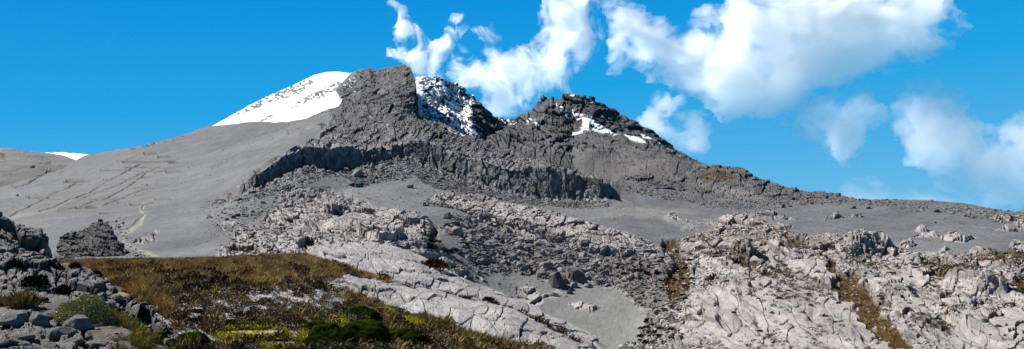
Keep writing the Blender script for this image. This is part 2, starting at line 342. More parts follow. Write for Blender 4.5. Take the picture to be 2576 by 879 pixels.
# knolls and hollows of the rocky ground
und = Y/100
rdg = ridges(U+10*S.w1, V+8*S.w2, .52, 210, 40, 21)
rdg2 = ridges(U+6*S.w1, V+5*S.w2, .42, 90, 19, 24)
px1 = S.R/F
H += right*px1*(20*rdg+9*rdg2*(1-.8*slabby))*sst(598, 650, V)*(1-.35*slabby)
H += mass*px1*(13*ridges(U, V, -.35, 150, 42, 27)+4*rdg2)*sst(475, 520, V)
def ledge(pts, h, back=38, ruff=5):
    p = np.array(pts, float); u = U+ruff*S.w1; vl = np.interp(u, p[:, 0], p[:, 1])+ruff*S.w2; d = vl-V
    tp = sst(p[0, 0]-6, p[0, 0]+10, u)*sst(p[-1, 0]+6, p[-1, 0]-10, u)
    return np.where(d > -1.2, h*np.exp(-(np.maximum(d, 0)/back)**1.5), 0)*tp*px1
for pts, h, bk in (([(1842,640),(1866,650),(1893,642)],11,22),([(2052,628),(2100,622),(2152,636),(2189,645),(2240,636)],13,30),([(2369,717),(2425,731),(2480,740),(2527,745)],14,34),([(2281,689),(2314,703),(2351,694)],11,30),
  ([(2397,759),(2443,772),(2490,772)],11,30),([(1760,772),(1775,809),(1815,836)],14,40),([(1924,785),(1963,793),(1995,805),(2042,812)],9,30),([(2002,691),(2061,719),(2112,722)],9,30),([(1846,730),(1869,790),(1905,832)],9,26),
  ([(2250,790),(2300,815),(2380,840)],9,34),([(2060,800),(2110,840),(2150,862)],9,30),([(2420,820),(2500,838),(2600,842)],9,34),([(1760,660),(1800,672),(1835,668)],9,24),([(1930,640),(1975,652),(2030,650)],9,24),([(2200,730),(2260,752),(2300,750)],9,28),
  ([(896,590),(925,602),(952,618),(985,614),(1012,596)],17,36),([(790,520),(830,530),(880,524)],10,26),([(700,560),(760,575),(800,570)],10,28),([(820,570),(860,580),(900,566)],9,24),([(1020,618),(1060,628),(1100,624)],9,24),([(1490,646),(1541,674),(1625,698)],12,22),
  ([(1720,625),(1745,640),(1770,630)],8,22),([(2480,660),(2530,670),(2600,668)],8,22),([(2260,655),(2330,668),(2400,664)],8,22),([(1990,590),(2040,598),(2090,606)],6,16)):
    H += rock*ledge(pts, h, bk)
H += talus*(1-right)*px1*5*ridges(U, V, .3, 120, 40, 29, .2)
H += mass*(1.3*F_(S, 18, 3, 23))*np.clip(und, .5, 2)*.8
H += isl*np.clip(np.maximum.reduce(isl_sd)/6, 0, 1)*.9*und*.35
H += np.clip(oc2_sd/8, 0, 1)*.35
H += mask(S, zc(16, [(170,280),(300,285),(360,345),(280,345),(200,370),(100,370)]), 8, 5)*1.6
H += mask(S, zc(15, [(480,520),(560,510),(700,510),(740,600),(720,700),(600,740),(500,660)]), 22, 5)*.35
H += mask(S, zc(16, [(640,540),(760,500),(900,560),(980,590),(900,600),(760,575)]), 9, 5)*.9
H += mask(S, zc(16, [(690,780),(780,700),(1087,640),(1300,700),(1300,1100),(690,1100)]), 24, 5)*.0
H += mask(S, zc(15, [(690,270),(800,240),(820,290),(740,300)]), 6, 5)*.9
H -= gully*.5*np.clip(und, .5, 1.5)
H += patchy*patchn*.5+ streaks*.5
H += flank*sst(400, 600, Y)*(2.2*F_(S, 45, 3, 25, (1, 1, .4))+1.2*F_(S, 16, 3, 26))*sst(1.0, 1.25, TT)*(1-cliff)
# gullied ridges on the flank running down from the peak
H += (1-rock)*(1-snow)*(.12*med+.05*fin)*np.clip(und, .3, 3)
H += (1-rock)*big*.6*sst(120, 400, Y)
# furrows trodden and washed into the ash slope
LN = [zc(17, p) for p in ([(60,500),(180,445),(330,360),(480,295),(560,290)], [(250,470),(340,445),(450,395),(540,365),(600,330),(670,280),(780,225),(860,185),(930,150)], [(370,465),(500,445),(600,410),(690,385),(770,340),(850,290),(940,220),(1030,180)],
 [(660,435),(780,390),(860,350),(960,320)], [(540,385),(620,350),(690,320),(760,300),(830,255),(950,210)], [(410,285),(560,290),(640,300)], [(170,380),(320,390),(480,385),(550,350)], [(380,462),(560,440),(620,440)], [(800,430),(980,420)],
 [(350,470),(600,475),(790,490)], [(640,210),(780,205),(930,215),(1100,212)], [(750,150),(920,155),(1060,150),(1200,150)], [(660,265),(820,262),(980,245)], [(550,350),(700,340)], [(640,292),(760,296)], [(500,390),(640,395),(760,392)], [(860,325),(980,320)], [(800,190),(900,186),(1030,180)],
 [(0,175*1.3),(90,320),(170,300),(260,255),(380,235),(410,212)], [(920,425),(905,460),(930,490),(860,560),(810,590)])]
PIT = [zc(17, [(x-w/2, y), (x+w/2, y-3)]) for x, y, w in ((1050,120,70),(1140,153,110),(1110,212,90),(1010,300,130),(1045,395,100),(500,278,140),(250,378,120),(850,153,120),(960,103,70),(560,447,140),(890,428,100),(700,487,110))]
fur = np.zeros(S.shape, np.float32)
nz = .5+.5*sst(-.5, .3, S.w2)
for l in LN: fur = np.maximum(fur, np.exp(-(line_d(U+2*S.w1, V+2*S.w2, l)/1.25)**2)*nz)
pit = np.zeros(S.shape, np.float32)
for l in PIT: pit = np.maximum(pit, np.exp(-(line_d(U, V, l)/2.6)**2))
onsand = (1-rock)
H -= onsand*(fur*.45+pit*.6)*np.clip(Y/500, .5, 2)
area = mask(S, zc(17, [(0,540),(150,420),(350,250),(600,180),(900,90),(1150,90),(1200,160),(1150,320),(1000,440),(800,500),(500,500),(200,520)]), 12, 10)
# colour
band = fbm(np.stack([U/150, V/16+U/90, V*0], -1).reshape(-1, 3), 4, 66).reshape(S.shape)
sand = SAND*(1+.08*big[..., None]+.05*med[..., None]+.28*band[..., None])
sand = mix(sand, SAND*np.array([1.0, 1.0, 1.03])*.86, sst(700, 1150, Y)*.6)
sand = mix(sand, SAND*np.array([1.12, 1.08, 1.0]), area*.35)
path = np.exp(-(line_d(U+2*S.w1, V, zc(17, [(920,430),(900,470),(925,500),(900,560),(830,600),(790,610),(790,670),(850,710),(960,750),(1060,795)]))/4.5)**2)
path = np.maximum(path, .5*np.exp(-(line_d(U, V, zc(17, [(0,535),(150,490),(350,455),(450,395)]))/3.5)**2))
sand = mix(sand, np.array([.46, .42, .36]), np.clip(path, 0, 1)*.9)
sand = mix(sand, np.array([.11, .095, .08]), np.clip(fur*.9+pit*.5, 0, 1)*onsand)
dune = mask(S, zc(18, [(60,560),(180,480),(320,540),(760,590),(300,630),(0,650)]), 9, 8)
sand = mix(sand, np.array([.37, .36, .345]), dune*.7)
holl = mask(S, [(1180,680),(1640,700),(1660,900),(1300,900),(1150,700)], 12, 5)
sand = mix(sand, np.array([.30, .31, .305]), holl*.8)
near_pink = sst(420, 250, Y)
rk = mix(GREY*one[..., None], PINK, np.clip(near_pink*.95+.25*flank*sst(650, 450, Y), 0, 1))
rk = mix(rk, np.array([.19, .188, .20]), flank*sst(480, 700, Y))
wth = np.clip(mask(S, zc(16, [(380,345),(560,355),(780,372),(1087,362),(1300,365),(1300,640),(1087,600),(980,580),(760,490),(560,440),(440,400)]), 12, 14)*.75+.55*sst(.1, .4, F_(S, 30, 3, 57, (1, .4, 1)))*right, 0, 1)*sst(-.35, .1, fin)
rk = mix(rk, rk*np.array([.48, .44, .42]), wth)
rk = mix(rk, np.array([.23, .225, .235]), cliff*.7)
rk = mix(rk, np.array([.16, .155, .16]), np.clip(streaks*.5, 0, 1))
rk = mix(rk, np.array([.14, .132, .13]), talus*(1-right)*.7)
rk = rk*(1+(.45+.35*flank[..., None])*C[..., None]+.12*medy[..., None])
lich = sst(.05, .35, F_(S, 2.2, 4, 55, (1, .4, 1)))*sst(300, 100, Y)
rk = mix(rk, rk*.55, lich*.5*right)
rk = rk*(1-.45*np.clip(J, 0, 1)[..., None])
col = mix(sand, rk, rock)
vegc = mix(ORANGE*one[..., None]*.9, HEATH*1.3, sst(-.2, .3, med))
vegc = mix(vegc, np.array([.09, .085, .025]), sst(.1, .4, fin)*.6)
jveg = np.clip(J*1.2, 0, 1)*right*(1-.8*slabby)*.6*sst(.15, .45, F_(S, 11, 3, 73)+.1)
col = mix(col, vegc, np.clip(np.maximum.reduce([gully*(1-.6*sst(.2, .3, sp)), veg_n*(1-slabby*.7), jveg]), 0, 1))
col = mix(col, SNOW, snow)
ids = np.zeros(S.shape, int)     # 0 ash ground
ids[(TT < 2.98) & (U < 1535)] = 1
ids[(snow > .5)] = 2
ids[(cliff > 0) & (TT <= 4.0) & (TT >= 2.98)] = 3
ids[(right > .5)] = 4
names = [('ash_ground', STR), ('mountain', STR), ('snow_field', STR), ('lava_cliff', thing('long dark vertical lava cliff band curving round below the main peak', 'cliff')), ('rocky_ground', STR)]
def piece(sel, nm, lab, cat='rock outcrop'):
    cc = comps(sel & (snow < .5) & (ids < 5))
    if not cc: return
    names.append((nm, thing(lab, cat))); ids[cc[0]] = len(names)-1
piece(oc2_sd > 0, 'rock_outcrop', 'small dark outcrop on the ash right beside the pale sandy path')
piece(streaks*(U < 600)*(V > 380) > .4, 'rock_outcrop', 'thin dark diagonal rock rib alone on the smooth ash slope')
il = ['small pale dome of rock, upper left of the outcrops on the right ash slope', 'pale striped outcrop directly below the small dome on the right ash slope', 'widest pale cracked outcrop in the middle of the right ash slope',
 'pale outcrop with a thin tapering right tip on the right ash slope', 'low round cracked outcrop just above the rocky edge on the right ash slope', 'tiny flat outcrop between the round one and the rocky edge on the right ash slope',
 'pale hummocky outcrop poking up where the right ash meets the brown rocky ground', 'long flat pale ledge in the ash at the right edge of the picture', 'pale rock ledges under the boulder strewn skyline at the right edge',
 'small pale outcrop at the right edge just above the brown rocky ground', 'tiny dark slab leftmost of three flat rocks on the upper ash plain', 'middle one of three flat rocks on the upper ash plain', 'rightmost of three flat rocks on the upper ash plain']
for k, (sd, lb) in enumerate(zip(isl_sd, il)): piece(sd > -.5, 'rock_outcrop', lb)
names.append(('rocky_ground', STR)); ids[(mass > .5) & (ids < 2)] = len(names)-1
SM = (rock < .4)
finish(S, H, ids, names, M_ROCK, col, SM.astype(float), up=.35)
MAIN = S; MAIN.rock = rock
print('main', time.time()-T0)

# ================================================================== 2. the other sheets
def simple_sheet(curves, u0, u1, rows, du, name_lab, tint, rockw, px=(36,16,7.5), amp=.8, bigamp=0, seed=0, extra=None, up=.2, rot=0.0, asp=1.7, snowf=None, colf=None, hfun=None, smooth=2, smooth_shade=False, flatsnow=.5):
    S = make_sheet(curves, u0, u1, rows, du, smooth)
    one = np.ones(S.shape, np.float32)
    rw = rockw(S) if rockw else one
    if snowf: sn, nm = snowf(S); rw0 = rw; rw = rw*(1-flatsnow*sn)
    H, J, C = blocks(S, rw*amp, seed, px=px, rot=rot, asp=asp)
    S.med = F_(S, 14, 4, seed+5, (1, .45, 1)); S.J = J
    if bigamp: H += bigamp*(F_(S, 60, 3, seed+6, (1, .6, .5))+.5*F_(S, 22, 3, seed+7, (1, .6, .6)))
    if hfun: H += hfun(S)
    col = tint*one[..., None]*(1+.4*C[..., None]+.12*S.med[..., None])*(1-.4*np.clip(J, 0, 1)[..., None])
    if colf: col = colf(S, col)
    ids = np.zeros(S.shape, int)
    names = [name_lab]
    if snowf:
        col = mix(col, SNOW, sn); 
        for k, cc in enumerate(comps(sn > .5)):
            if cc.sum() < 30 or k > 11: break
            if callable(nm): names.append(nm(k, S.U[cc].mean(), S.V[cc].mean()))
            elif k == 0: names.append(nm)
            else: names.append(('snow_patch', dict(thing('small scrap of snow among the dark crags right of the main summit ridge', 'snow', 'snow scraps right of the main summit'))))
            ids[cc] = len(names)-1
    S.rock = rw
    S.obj = finish(S, H, ids, names, M_ROCK, col, (rw < .4) | smooth_shade, up)
    return S
def below(c, dv, dy): return [(u, v+dv, y+dy) for u, v, y in c]

# snowy face right of the main ridge
f_sky = [(1000,215,1330),(1030,205,1320),(1042,198,1320),(1052,186,1330),(1060,192,1330),(1090,201,1350),(1110,198,1350),(1130,208,1370),(1150,214,1380),(1165,222,1380),(1175,236,1380),(1195,240,1370),(1205,252,1370),(1215,262,1380),(1235,280,1400),(1250,290,1420),(1275,291,1430),(1300,300,1430)]
f_mid = [(1000,260,1150),(1060,262,1170),(1100,260,1230),(1130,262,1250),(1165,285,1240),(1185,290,1180),(1200,300,1200),(1240,315,1230),(1256,318,1290),(1275,325,1340),(1300,335,1350)]
f_low = [(1000,330,980),(1100,330,1020),(1150,345,1050),(1200,355,1080),(1250,368,1130),(1300,385,1150)]
def face_snow(S):
    sp = fbm(np.stack([S.U/5+S.V/14, S.V/3-S.U/12, S.Y*0], -1).reshape(-1, 3), 4, 301).reshape(S.shape)
    k = .08+.28*(S.U < 1060)+.10*mask(S, zc(6, [(200,120),(400,180),(480,300),(460,400),(330,380),(210,320)]), 12, 5)-.5*mask(S, zc(6, [(500,260),(600,310),(670,420),(640,490),(520,450),(480,330)]), 8, 5)
    a = sst(-.03, .10, sp+k-.10)
    a = np.maximum(a, mask(S, zc(6, [(350,255),(420,270),(425,295),(380,290)]), 1.5, 3)); a = np.maximum(a, mask(S, zc(6, [(610,330),(650,360),(690,430),(670,440),(640,390)]), 2, 3)*sst(-.2, .1, sp))
    a = np.maximum(a, mask(S, zc(6, [(585,468),(650,470),(690,500),(610,490)]), 1.5, 3))
    return a, ('snow_patch', thing('broken snow clinging to the dark crags just right of the main summit ridge', 'snow'))
FACE = simple_sheet([below(f_sky, 60, 200), f_sky, f_mid, f_low, below(f_low, 60, -30)], 1000, 1300, [4, 90, 50, 6], 1.0, ('mountain', STR), np.array([.13,.13,.145]), None, bigamp=6, seed=310, snowf=face_snow, amp=1.0, up=0, rot=.9, asp=1.8)
# second peak
p_sky = [(1180,320,1450),(1230,296,1450),(1260,291,1450),(1290,288,1440),(1310,280,1430),(1330,270,1420),(1350,256,1400),(1362,254,1400),(1368,247,1400),(1384,251,1390),(1388,245,1390),(1396,255,1390),(1412,248,1380),(1440,243,1380),(1455,244,1380),(1470,249,1380),(1490,252,1380),(1500,259,1380),
 (1516,262,1380),(1522,272,1380),(1540,278,1380),(1560,297,1370),(1600,323,1360),(1640,350,1350),(1680,376,1340),(1720,402,1320),(1748,417,1300),(1800,440,1250)]
p_mid = [(1180,360,1200),(1260,330,1190),(1300,318,1150),(1350,310,1130),(1400,315,1120),(1440,300,1230),(1470,300,1250),(1520,325,1240),(1560,345,1220),(1620,375,1180),(1700,408,1120),(1748,424,1080),(1800,450,1000)]
p_low = [(1180,400,900),(1260,370,900),(1330,375,870),(1400,390,830),(1440,395,860),(1470,370,950),(1540,395,900),(1620,410,860),(1700,425,840),(1748,434,830),(1800,460,800)]
p_base = [(1180,440,640),(1350,430,620),(1440,450,600),(1500,465,570),(1604,478,545),(1699,488,520),(1800,505,500)]
def peak_rock(S):
    scree = np.maximum(mask(S, [(1455,318),(1490,322),(1560,350),(1640,388),(1740,420),(1790,450),(1700,470),(1560,480),(1500,470),(1450,440),(1440,400),(1448,350)], 6, 8), mask(S, [(1560,330),(1620,362),(1700,402),(1740,420),(1680,402),(1600,370)], 3, 5)*.7)
    scree *= 1-mask(S, zc(6, [(1010,480),(1050,490),(1180,540),(1190,560),(1060,550),(1010,520)]), 3, 4)
    S.scree = scree
    return 1-.82*scree
def peak_snow(S):
    sp = fbm(np.stack([S.U/6, S.V/4, S.Y*0], -1).reshape(-1, 3), 4, 331).reshape(S.shape)
    a = mask(S, zc(6, [(985,290),(1035,318),(1100,362),(1150,400),(1215,441),(1190,442),(1110,405),(1060,398),(1000,408),(985,392),(1030,380),(1040,360),(1000,318)]), 1.5, 4)*sst(-.3, -.1, sp)
    a = np.maximum(a, mask(S, zc(6, [(905,270),(940,280),(990,330),(1010,360),(1000,345),(940,310)]), 2, 4)*sst(-.1, .1, sp))
    a = np.maximum(a, mask(S, zc(6, [(1235,448),(1290,460),(1330,478),(1355,500),(1320,492),(1270,470)]), 1, 2)); a = np.maximum(a, mask(S, zc(6, [(1310,452),(1345,465),(1380,490),(1340,478)]), 1, 2)); a = np.maximum(a, mask(S, zc(6, [(1380,490),(1440,515),(1420,510)]), .8, 1))
    a = np.maximum(a, mask(S, zc(6, [(970,236),(1005,236),(1000,262),(985,262)]), 2, 4)*sst(-.2, .1, sp)); a = np.maximum(a, mask(S, zc(6, [(740,300),(790,320),(850,350),(800,350),(740,330)]), 6, 6)*sst(.12, .25, sp))
    a = np.maximum(a, mask(S, zc(6, [(1060,250),(1110,262),(1100,275)]), 2, 4)*sst(0, .2, sp))
    def nm(k, u, v):
        if k == 0: return ('snow_patch', thing('long streak of snow in the diagonal gully of the second darker peak', 'snow'))
        if u > 1600: return ('snow_patch', thing('narrow snow tongue low on the right shoulder of the second peak', 'snow', 'snow tongues on the right shoulder'))
        if u > 1540: return ('snow_patch', thing('snow tongue between the long gully streak and the lowest tongue of the second peak', 'snow', 'snow tongues below the gully'))
        if v < 275: return ('snow_patch', thing('little snow patch just under the crest of the second peak', 'snow', 'snow just under the second crest'))
        return ('snow_patch', thing('small scrap of snow on the dark left side of the second peak', 'snow', 'snow scraps on the second peak'))
    return a, nm
def peak_col(S, col):
    c = np.array([.18, .175, .182])*(1+.15*S.med[..., None])
    return mix(col, c, S.scree)
PEAK = simple_sheet([below(p_sky, 60, 200), p_sky, p_mid, p_low, p_base, below(p_base, 60, -20)], 1190, 1800, [4, 70, 60, 60, 6], 1.15, ('mountain', STR), np.array([.14,.143,.158]), peak_rock, bigamp=6, seed=340, snowf=peak_snow, colf=peak_col, amp=1.1, up=0, rot=.6, flatsnow=.9)
# grassy dark knoll and its crags, right
k_sky = [(1540,470,560),(1575,448,600),(1610,432,640),(1650,436,660),(1700,432,700),(1730,419,720),(1760,418,720),(1790,418,720),(1830,422,710),(1860,427,700),(1872,431,690),(1890,446,670),(1920,455,650),(1940,458,640),(1955,464,630),(1965,472,620),(2000,478,590),(2030,487,570),(2060,485,560),(2090,487,550),(2110,488,545),(2130,495,530),(2160,501,520),(2200,503,500),(2240,508,480)]
k_mid = [(1540,480,530),(1600,455,560),(1650,452,570),(1700,450,590),(1760,442,600),(1830,450,590),(1880,462,570),(1940,474,550),(2000,486,530),(2060,492,510),(2130,498,500),(2200,505,485),(2240,510,470)]
k_base = [(1540,482,500),(1575,482,490),(1604,482,480),(1699,494,470),(1795,512,440),(1922,516,425),(2049,508,450),(2240,514,450)]
def knoll_col(S, col):
    g = mask(S, zc(18, [(780,290),(900,275),(1050,290),(1080,330),(960,340),(820,320)]), 6, 9)*.9
    col = mix(col, np.array([.13, .075, .04]), g)
    pk = mask(S, zc(18, [(780,340),(900,380),(1200,420),(1300,460),(1280,480),(1000,440),(800,370)]), 8, 8)*.7
    return mix(col, np.array([.36, .33, .33])*(1+.3*S.med[..., None]), pk)
KNOLL = simple_sheet([below(k_sky, 50, 80), k_sky, k_mid, k_base, below(k_base, 60, -5)], 1540, 2240, [4, 45, 50, 8], 1.2, ('hill', STR), np.array([.18,.178,.188]), None, bigamp=1.2, seed=360, colf=knoll_col, amp=.9, up=.1, rot=.15, asp=2.2)
# far hill on the left and the distant snowfield in the gap
h_sky = [(-500,330,1500),(-200,352,1500),(0,370,1450),(30,372,1450),(60,378,1450),(85,382,1480),(110,387,1500),(140,392,1500),(170,398,1450),(200,405,1400),(250,420,1350)]
h_mid = [(-500,400,1150),(0,410,1150),(80,412,1200),(150,425,1250),(200,440,1250),(250,450,1250)]
h_low = [(-500,520,850),(0,490,900),(100,465,1000),(160,445,1100),(250,470,1100)]
def hill_rock(S):
    S.crag = np.maximum(mask(S, zc(17, [(180,190),(300,160),(330,150),(420,205),(400,225),(300,260),(200,300),(40,340),(40,320),(200,270),(300,220)]), 6, 14)*sst(-.25, .1, S.w2), mask(S, zc(17, [(0,85),(40,90),(20,110),(0,110)]), 3, 4))
    return .12+.8*S.crag
HILL = simple_sheet([below(h_sky, 50, 300), h_sky, h_mid, h_low, below(h_low, 60, -40)], -480, 250, [4, 40, 50, 6], 1.5, ('hill', STR), np.array([.235,.235,.245]), hill_rock, bigamp=3, seed=380, amp=.7, colf=lambda S, c: mix(c, np.array([.10,.10,.11]), np.clip(S.crag, 0, 1)*.75), smooth_shade=True)
g_sky = [(60,392,2600),(105,386,2600),(118,384,2600),(150,383,2600),(180,385,2600),(213,388,2600),(260,396,2600)]
simple_sheet([below(g_sky, 30, 500), g_sky, below(g_sky, 9, -250), below(g_sky, 60, -500)], 60, 260, [3, 12, 6], 1.5, ('snow_field', STR), SNOW*.97, lambda S: S.U*0, seed=395, smooth_shade=True, amp=.2,
             colf=lambda S, c: mix(c*0+SNOW, np.array([.12,.12,.14]), sst(.15, .4, fbm(np.stack([S.U/16, S.V/2.5, S.Y*0], -1).reshape(-1, 3), 3, 396).reshape(S.shape))*(S.V < 387)))
# rock rib in the middle
r_top = [(1066,508,262),(1076,497,266),(1088,488,270),(1110,484,272),(1150,486,272),(1200,490,266),(1240,500,260),(1290,510,252),(1340,522,245),(1390,535,237),(1440,548,230),(1500,565,224),(1560,582,218),(1620,602,210),(1680,630,202),(1730,655,195)]
r_rim = [(1066,510,254),(1080,508,254),(1110,512,250),(1150,516,244),(1170,524,236),(1200,530,228),(1240,541,221),(1290,552,213),(1330,554,210),(1345,560,206),(1390,582,199),(1440,600,193),(1500,612,189),(1560,625,185),(1620,642,183),(1680,656,185),(1730,672,188)]
r_foot = [(1066,514,253),(1080,514,252),(1110,520,248),(1150,526,242),(1170,546,233),(1200,556,225),(1240,568,217),(1290,584,209),(1340,594,201),(1390,624,193.5),(1440,641,187),(1500,651,184),(1560,660,181),(1620,664,180.5),(1680,667,184),(1730,676,187)]
def rib_h(S):
    c = (S.T > 2)&(S.T < 3); t = S.T-2
    cl, _, _ = blocks(S, c*np.sin(np.clip(t, 0, 1)*math.pi).astype(np.float32), 420, px=(30, 13), wt=(1, .8), asp=.8, lean=0, tilt=.6, step=.8, crack=.4)
    return cl*.9+.5*S.med
RIB = simple_sheet([below(r_top, 40, 20), r_top, r_rim, r_foot, below(r_foot, 60, -2)], 1064, 1732, [4, 48, 36, 12], 1.0, ('rock_rib', thing('pinkish rock rib with a blocky broken face above the boulder slope in the centre', 'rock ridge')), PINK*.95, None, seed=400, amp=.8, hfun=rib_h, up=.1, rot=.25)
# dark outcrop behind the grass
o_top = [(118,692,118),(136,676,120),(144,655,124),(150,620,128),(156,598,132),(166,586,136),(180,583,139),(196,586,142),(212,580,145),(228,570,150),(240,562,154),(252,558,158),(266,560,158),(278,566,156),(288,592,150),(302,614,142),(325,644,130),(348,668,121),(362,690,116)]
o_mid = [(118,690,112),(150,660,113),(180,630,115),(240,610,118),(290,615,120),(320,650,116),(362,688,110)]
o_low = [(118,700,102),(362,700,102)]
OC = simple_sheet([below(o_top, 30, 16), o_top, o_mid, o_low, below(o_low, 40, -2)], 118, 362, [4, 55, 40, 6], .9, ('rock_outcrop', thing('dark craggy outcrop rising from grey ash just behind the left end of the grass', 'rock outcrop')), np.array([.13,.125,.13]), None, seed=440, amp=1.25, bigamp=.6, up=.1, px=(30, 14, 7), smooth=1)
print('far sheets', time.time()-T0)

# ------------------------------------------------------------------ plateau with the two whaleback slabs
g1 = [(-500,645,46),(130,658,46),(180,660,46),(300,658,47),(500,655,48),(620,652,49),(700,647,50),(745,645,52),(775,640,58),(800,628,70),(830,616,80),(870,609,88),(930,612,88),(1000,625,85),(1060,643,80),(1110,668,76),(1160,690,73),(1220,717,70),(1300,752,62),(1400,800,54),(1500,850,46),(1560,885,42),(1700,960,35),(2000,1100,28),(3100,1300,20)]
g2 = [(-500,685,32),(500,683,33),(700,672,38),(800,690,42),(850,694,44),(900,702,46),(980,714,47),(1060,730,48),(1130,747,48),(1200,765,47),(1280,792,44),(1370,836,39),(1450,880,36),(1560,930,32),(1700,1000,28),(3100,1400,16)]
g2b = [(-500,687,31.5),(500,685,32.5),(700,674,37.5),(800,693,40),(850,698,42),(900,705,43),(980,716,44),(1060,731,45),(1130,748,45),(1200,767,44),(1280,795,41),(1370,838,37),(1450,882,34),(1560,935,30),(1700,1010,27),(3100,1410,15.6)]
g3 = [(-500,750,22),(500,750,22),(800,730,28),(850,737,30),(915,752,29.5),(965,768,29),(1005,786,28),(1060,800,27.5),(1110,812,27),(1150,825,26),(1187,850,24.5),(1230,858,24),(1320,885,22),(1560,980,19),(3100,1500,12)]
g4 = [(-500,900,12.5),(500,890,13.5),(900,890,14.5),(1200,895,17.5),(1400,1000,17),(1700,1200,14),(3100,1700,9)]
g5 = [(-500,1990,3),(800,1990,3),(3100,2300,3.5)]
P = make_sheet([below(g1, 60, 14), g1, g2, g2b, g3, g4, g5], -400, 2600, [5, 75, 6, 70, 95, 12], 1.45)
sl2 = mask(P, zc(13, [(150,285),(300,277),(480,300),(620,300),(760,310),(900,335),(1000,365),(1150,400),(1300,455),(1420,490),(1560,530),(1771,590),(2400,850),(2400,1200),(1900,900),(1771,870),(1600,830),(1440,805),(1300,780),(1200,705),(1150,670),(1040,640),(930,610),(850,592),(660,545),(600,510),(520,490),(350,430),(200,380),(10,330)]), 2.5, 5)
sl1 = mask(P, [(755,640),(775,638),(800,600),(1000,600),(1900,900),(1900,1100),(1560,940),(1450,884),(1370,838),(1280,792),(1200,762),(1130,745),(1060,728),(995,712),(950,700),(930,690),(900,682),(865,668),(820,658),(790,648)], 2.5, 5)
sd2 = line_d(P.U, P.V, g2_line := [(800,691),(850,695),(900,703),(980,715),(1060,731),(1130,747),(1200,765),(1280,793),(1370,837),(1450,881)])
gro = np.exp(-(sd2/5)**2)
prk = np.maximum(sl1, sl2)*(1-.9*gro*(P.w1 > -.35))
lit = mask(P, zc(13, [(960,680),(1060,720),(1200,790),(1330,870),(1200,870),(1100,790),(1000,740)]), 2, 3)
rotS = -.5
Hs, Js, Cs = blocks(P, prk, 500, px=(70, 30), wt=(.7, .7), rot=.33, asp=2.6, lean=.4, tilt=.35, step=.25, crack=.28, cw=.04, patch=.3, wob=.8)
Hf, Jf, _ = blocks(P, prk*sst(-.1, .3, P.w2+.15), 520, px=(15,), wt=(.9,), rot=.33, asp=2.4, lean=.5, tilt=.3, step=.25, crack=.15)
fn = F_(P, .9, 4, 503, (1, .4, 1)); md = F_(P, 4.5, 3, 504, (1, .5, 1)); fi = F_(P, .25, 3, 505)
HP = Hs*1.0+Hf*.8+prk*P.R/F*(9*ridges(P.U, P.V, .36, 260, 30, 531)+4*ridges(P.U, P.V, .3, 90, 13, 533))+prk*(.05*fn+.28*md*np.clip(P.Y/50, .4, 1.4))-gro*.45*np.maximum(sl1, sl2)
HP += np.clip(poly_sd(P.U, P.V, zc(13, [(150,285),(620,300),(900,335),(1150,400),(1420,490),(1771,590),(2400,850),(2400,1200),(1771,870),(1440,805),(1200,705),(1040,640),(850,592),(600,510),(350,430),(10,330)]))/14, 0, 1)*.35
HP += (1-prk)*(.035*fn+.10*md*(P.Y < 50)+.02*fi)
gravel_zone = np.maximum.reduce([mask(P, zc(12, [(0,640),(150,430),(420,330),(700,330),(900,360),(1400,240),(1771,270),(1771,500),(1300,560),(1000,560),(800,600),(500,640),(200,690)]), 10, 14), mask(P, zc(12, [(-60,680),(420,690),(620,760),(700,900),(-100,900)]), 8, 10), lit,
    mask(P, zc(12, [(1100,640),(1350,640),(1400,760),(1300,880),(700,880),(900,830)]), 8, 10)*.8])
gn = fbm(np.stack([P.U/9, P.V/4.5, P.Y*0], -1).reshape(-1, 3), 4, 530).reshape(P.shape)
bare = np.clip(gravel_zone*sst(-.26, .0, gn), 0, 1)
soil = mix(np.array([.11, .075, .045])*np.ones(P.shape+(1,)), np.array([.40, .25, .08]), sst(-.15, .25, P.w1)*(P.V < 760))
cushy = np.array([.50, .44, .05])
yel = np.maximum.reduce([mask(P, zc(12, [(560,760),(700,700),(950,690),(1200,710),(1240,770),(1050,790),(800,800),(600,800)]), 5, 8), mask(P, zc(12, [(980,830),(1180,810),(1390,830),(1380,879),(1000,900)]), 5, 8), mask(P, zc(13, [(440,500),(560,510),(600,540),(500,550)]), 4, 8), mask(P, zc(13, [(660,590),(800,600),(1020,690),(1000,740),(850,690),(700,620)]), 4, 8), mask(P, zc(13, [(1100,700),(1300,760),(1340,820),(1200,790)]), 4, 8)*.8,
  mask(P, zc(12, [(1330,700),(1480,640),(1560,700),(1500,800),(1350,850)]), 8, 8)*.5, mask(P, zc(12, [(1600,580),(1771,580),(1771,680),(1650,700)]), 8, 8)*.6])
soil = mix(soil, cushy*(1+.6*gn[..., None]), yel*sst(-.35, 0, gn))
org = mask(P, zc(13, [(670,600),(760,610),(960,680),(900,690),(780,640)]), 3, 6)
soil = mix(soil, np.array([.60, .32, .05]), org*.8)
grn = mask(P, zc(12, [(1340,640),(1771,560),(2100,560),(2600,680),(2750,900),(1400,900)]), 8, 12)*.55
soil = mix(soil, np.array([.06, .085, .015])*np.ones_like(soil), grn*sst(-.35, .05, gn))
grav = np.array([.50, .49, .51])*(1+.5*fi[..., None])
pc = mix(soil, grav, bare)
wr = np.array([.53, .505, .51])*(1+.25*Cs[..., None]+.15*md[..., None])*(1-.75*np.clip(np.maximum(Js, Jf*.8), 0, 1)[..., None])
wr = mix(wr, np.array([.27,.24,.235])*np.ones_like(wr), sst(.15, .5, fn)*.45)
pc = mix(pc, wr, prk)
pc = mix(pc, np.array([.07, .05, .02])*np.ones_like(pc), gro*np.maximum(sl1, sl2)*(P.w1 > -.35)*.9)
pid = np.zeros(P.shape, int); pid[(sl1 > .5)] = 1; pid[sl2 > .5] = 2
P.rock = prk
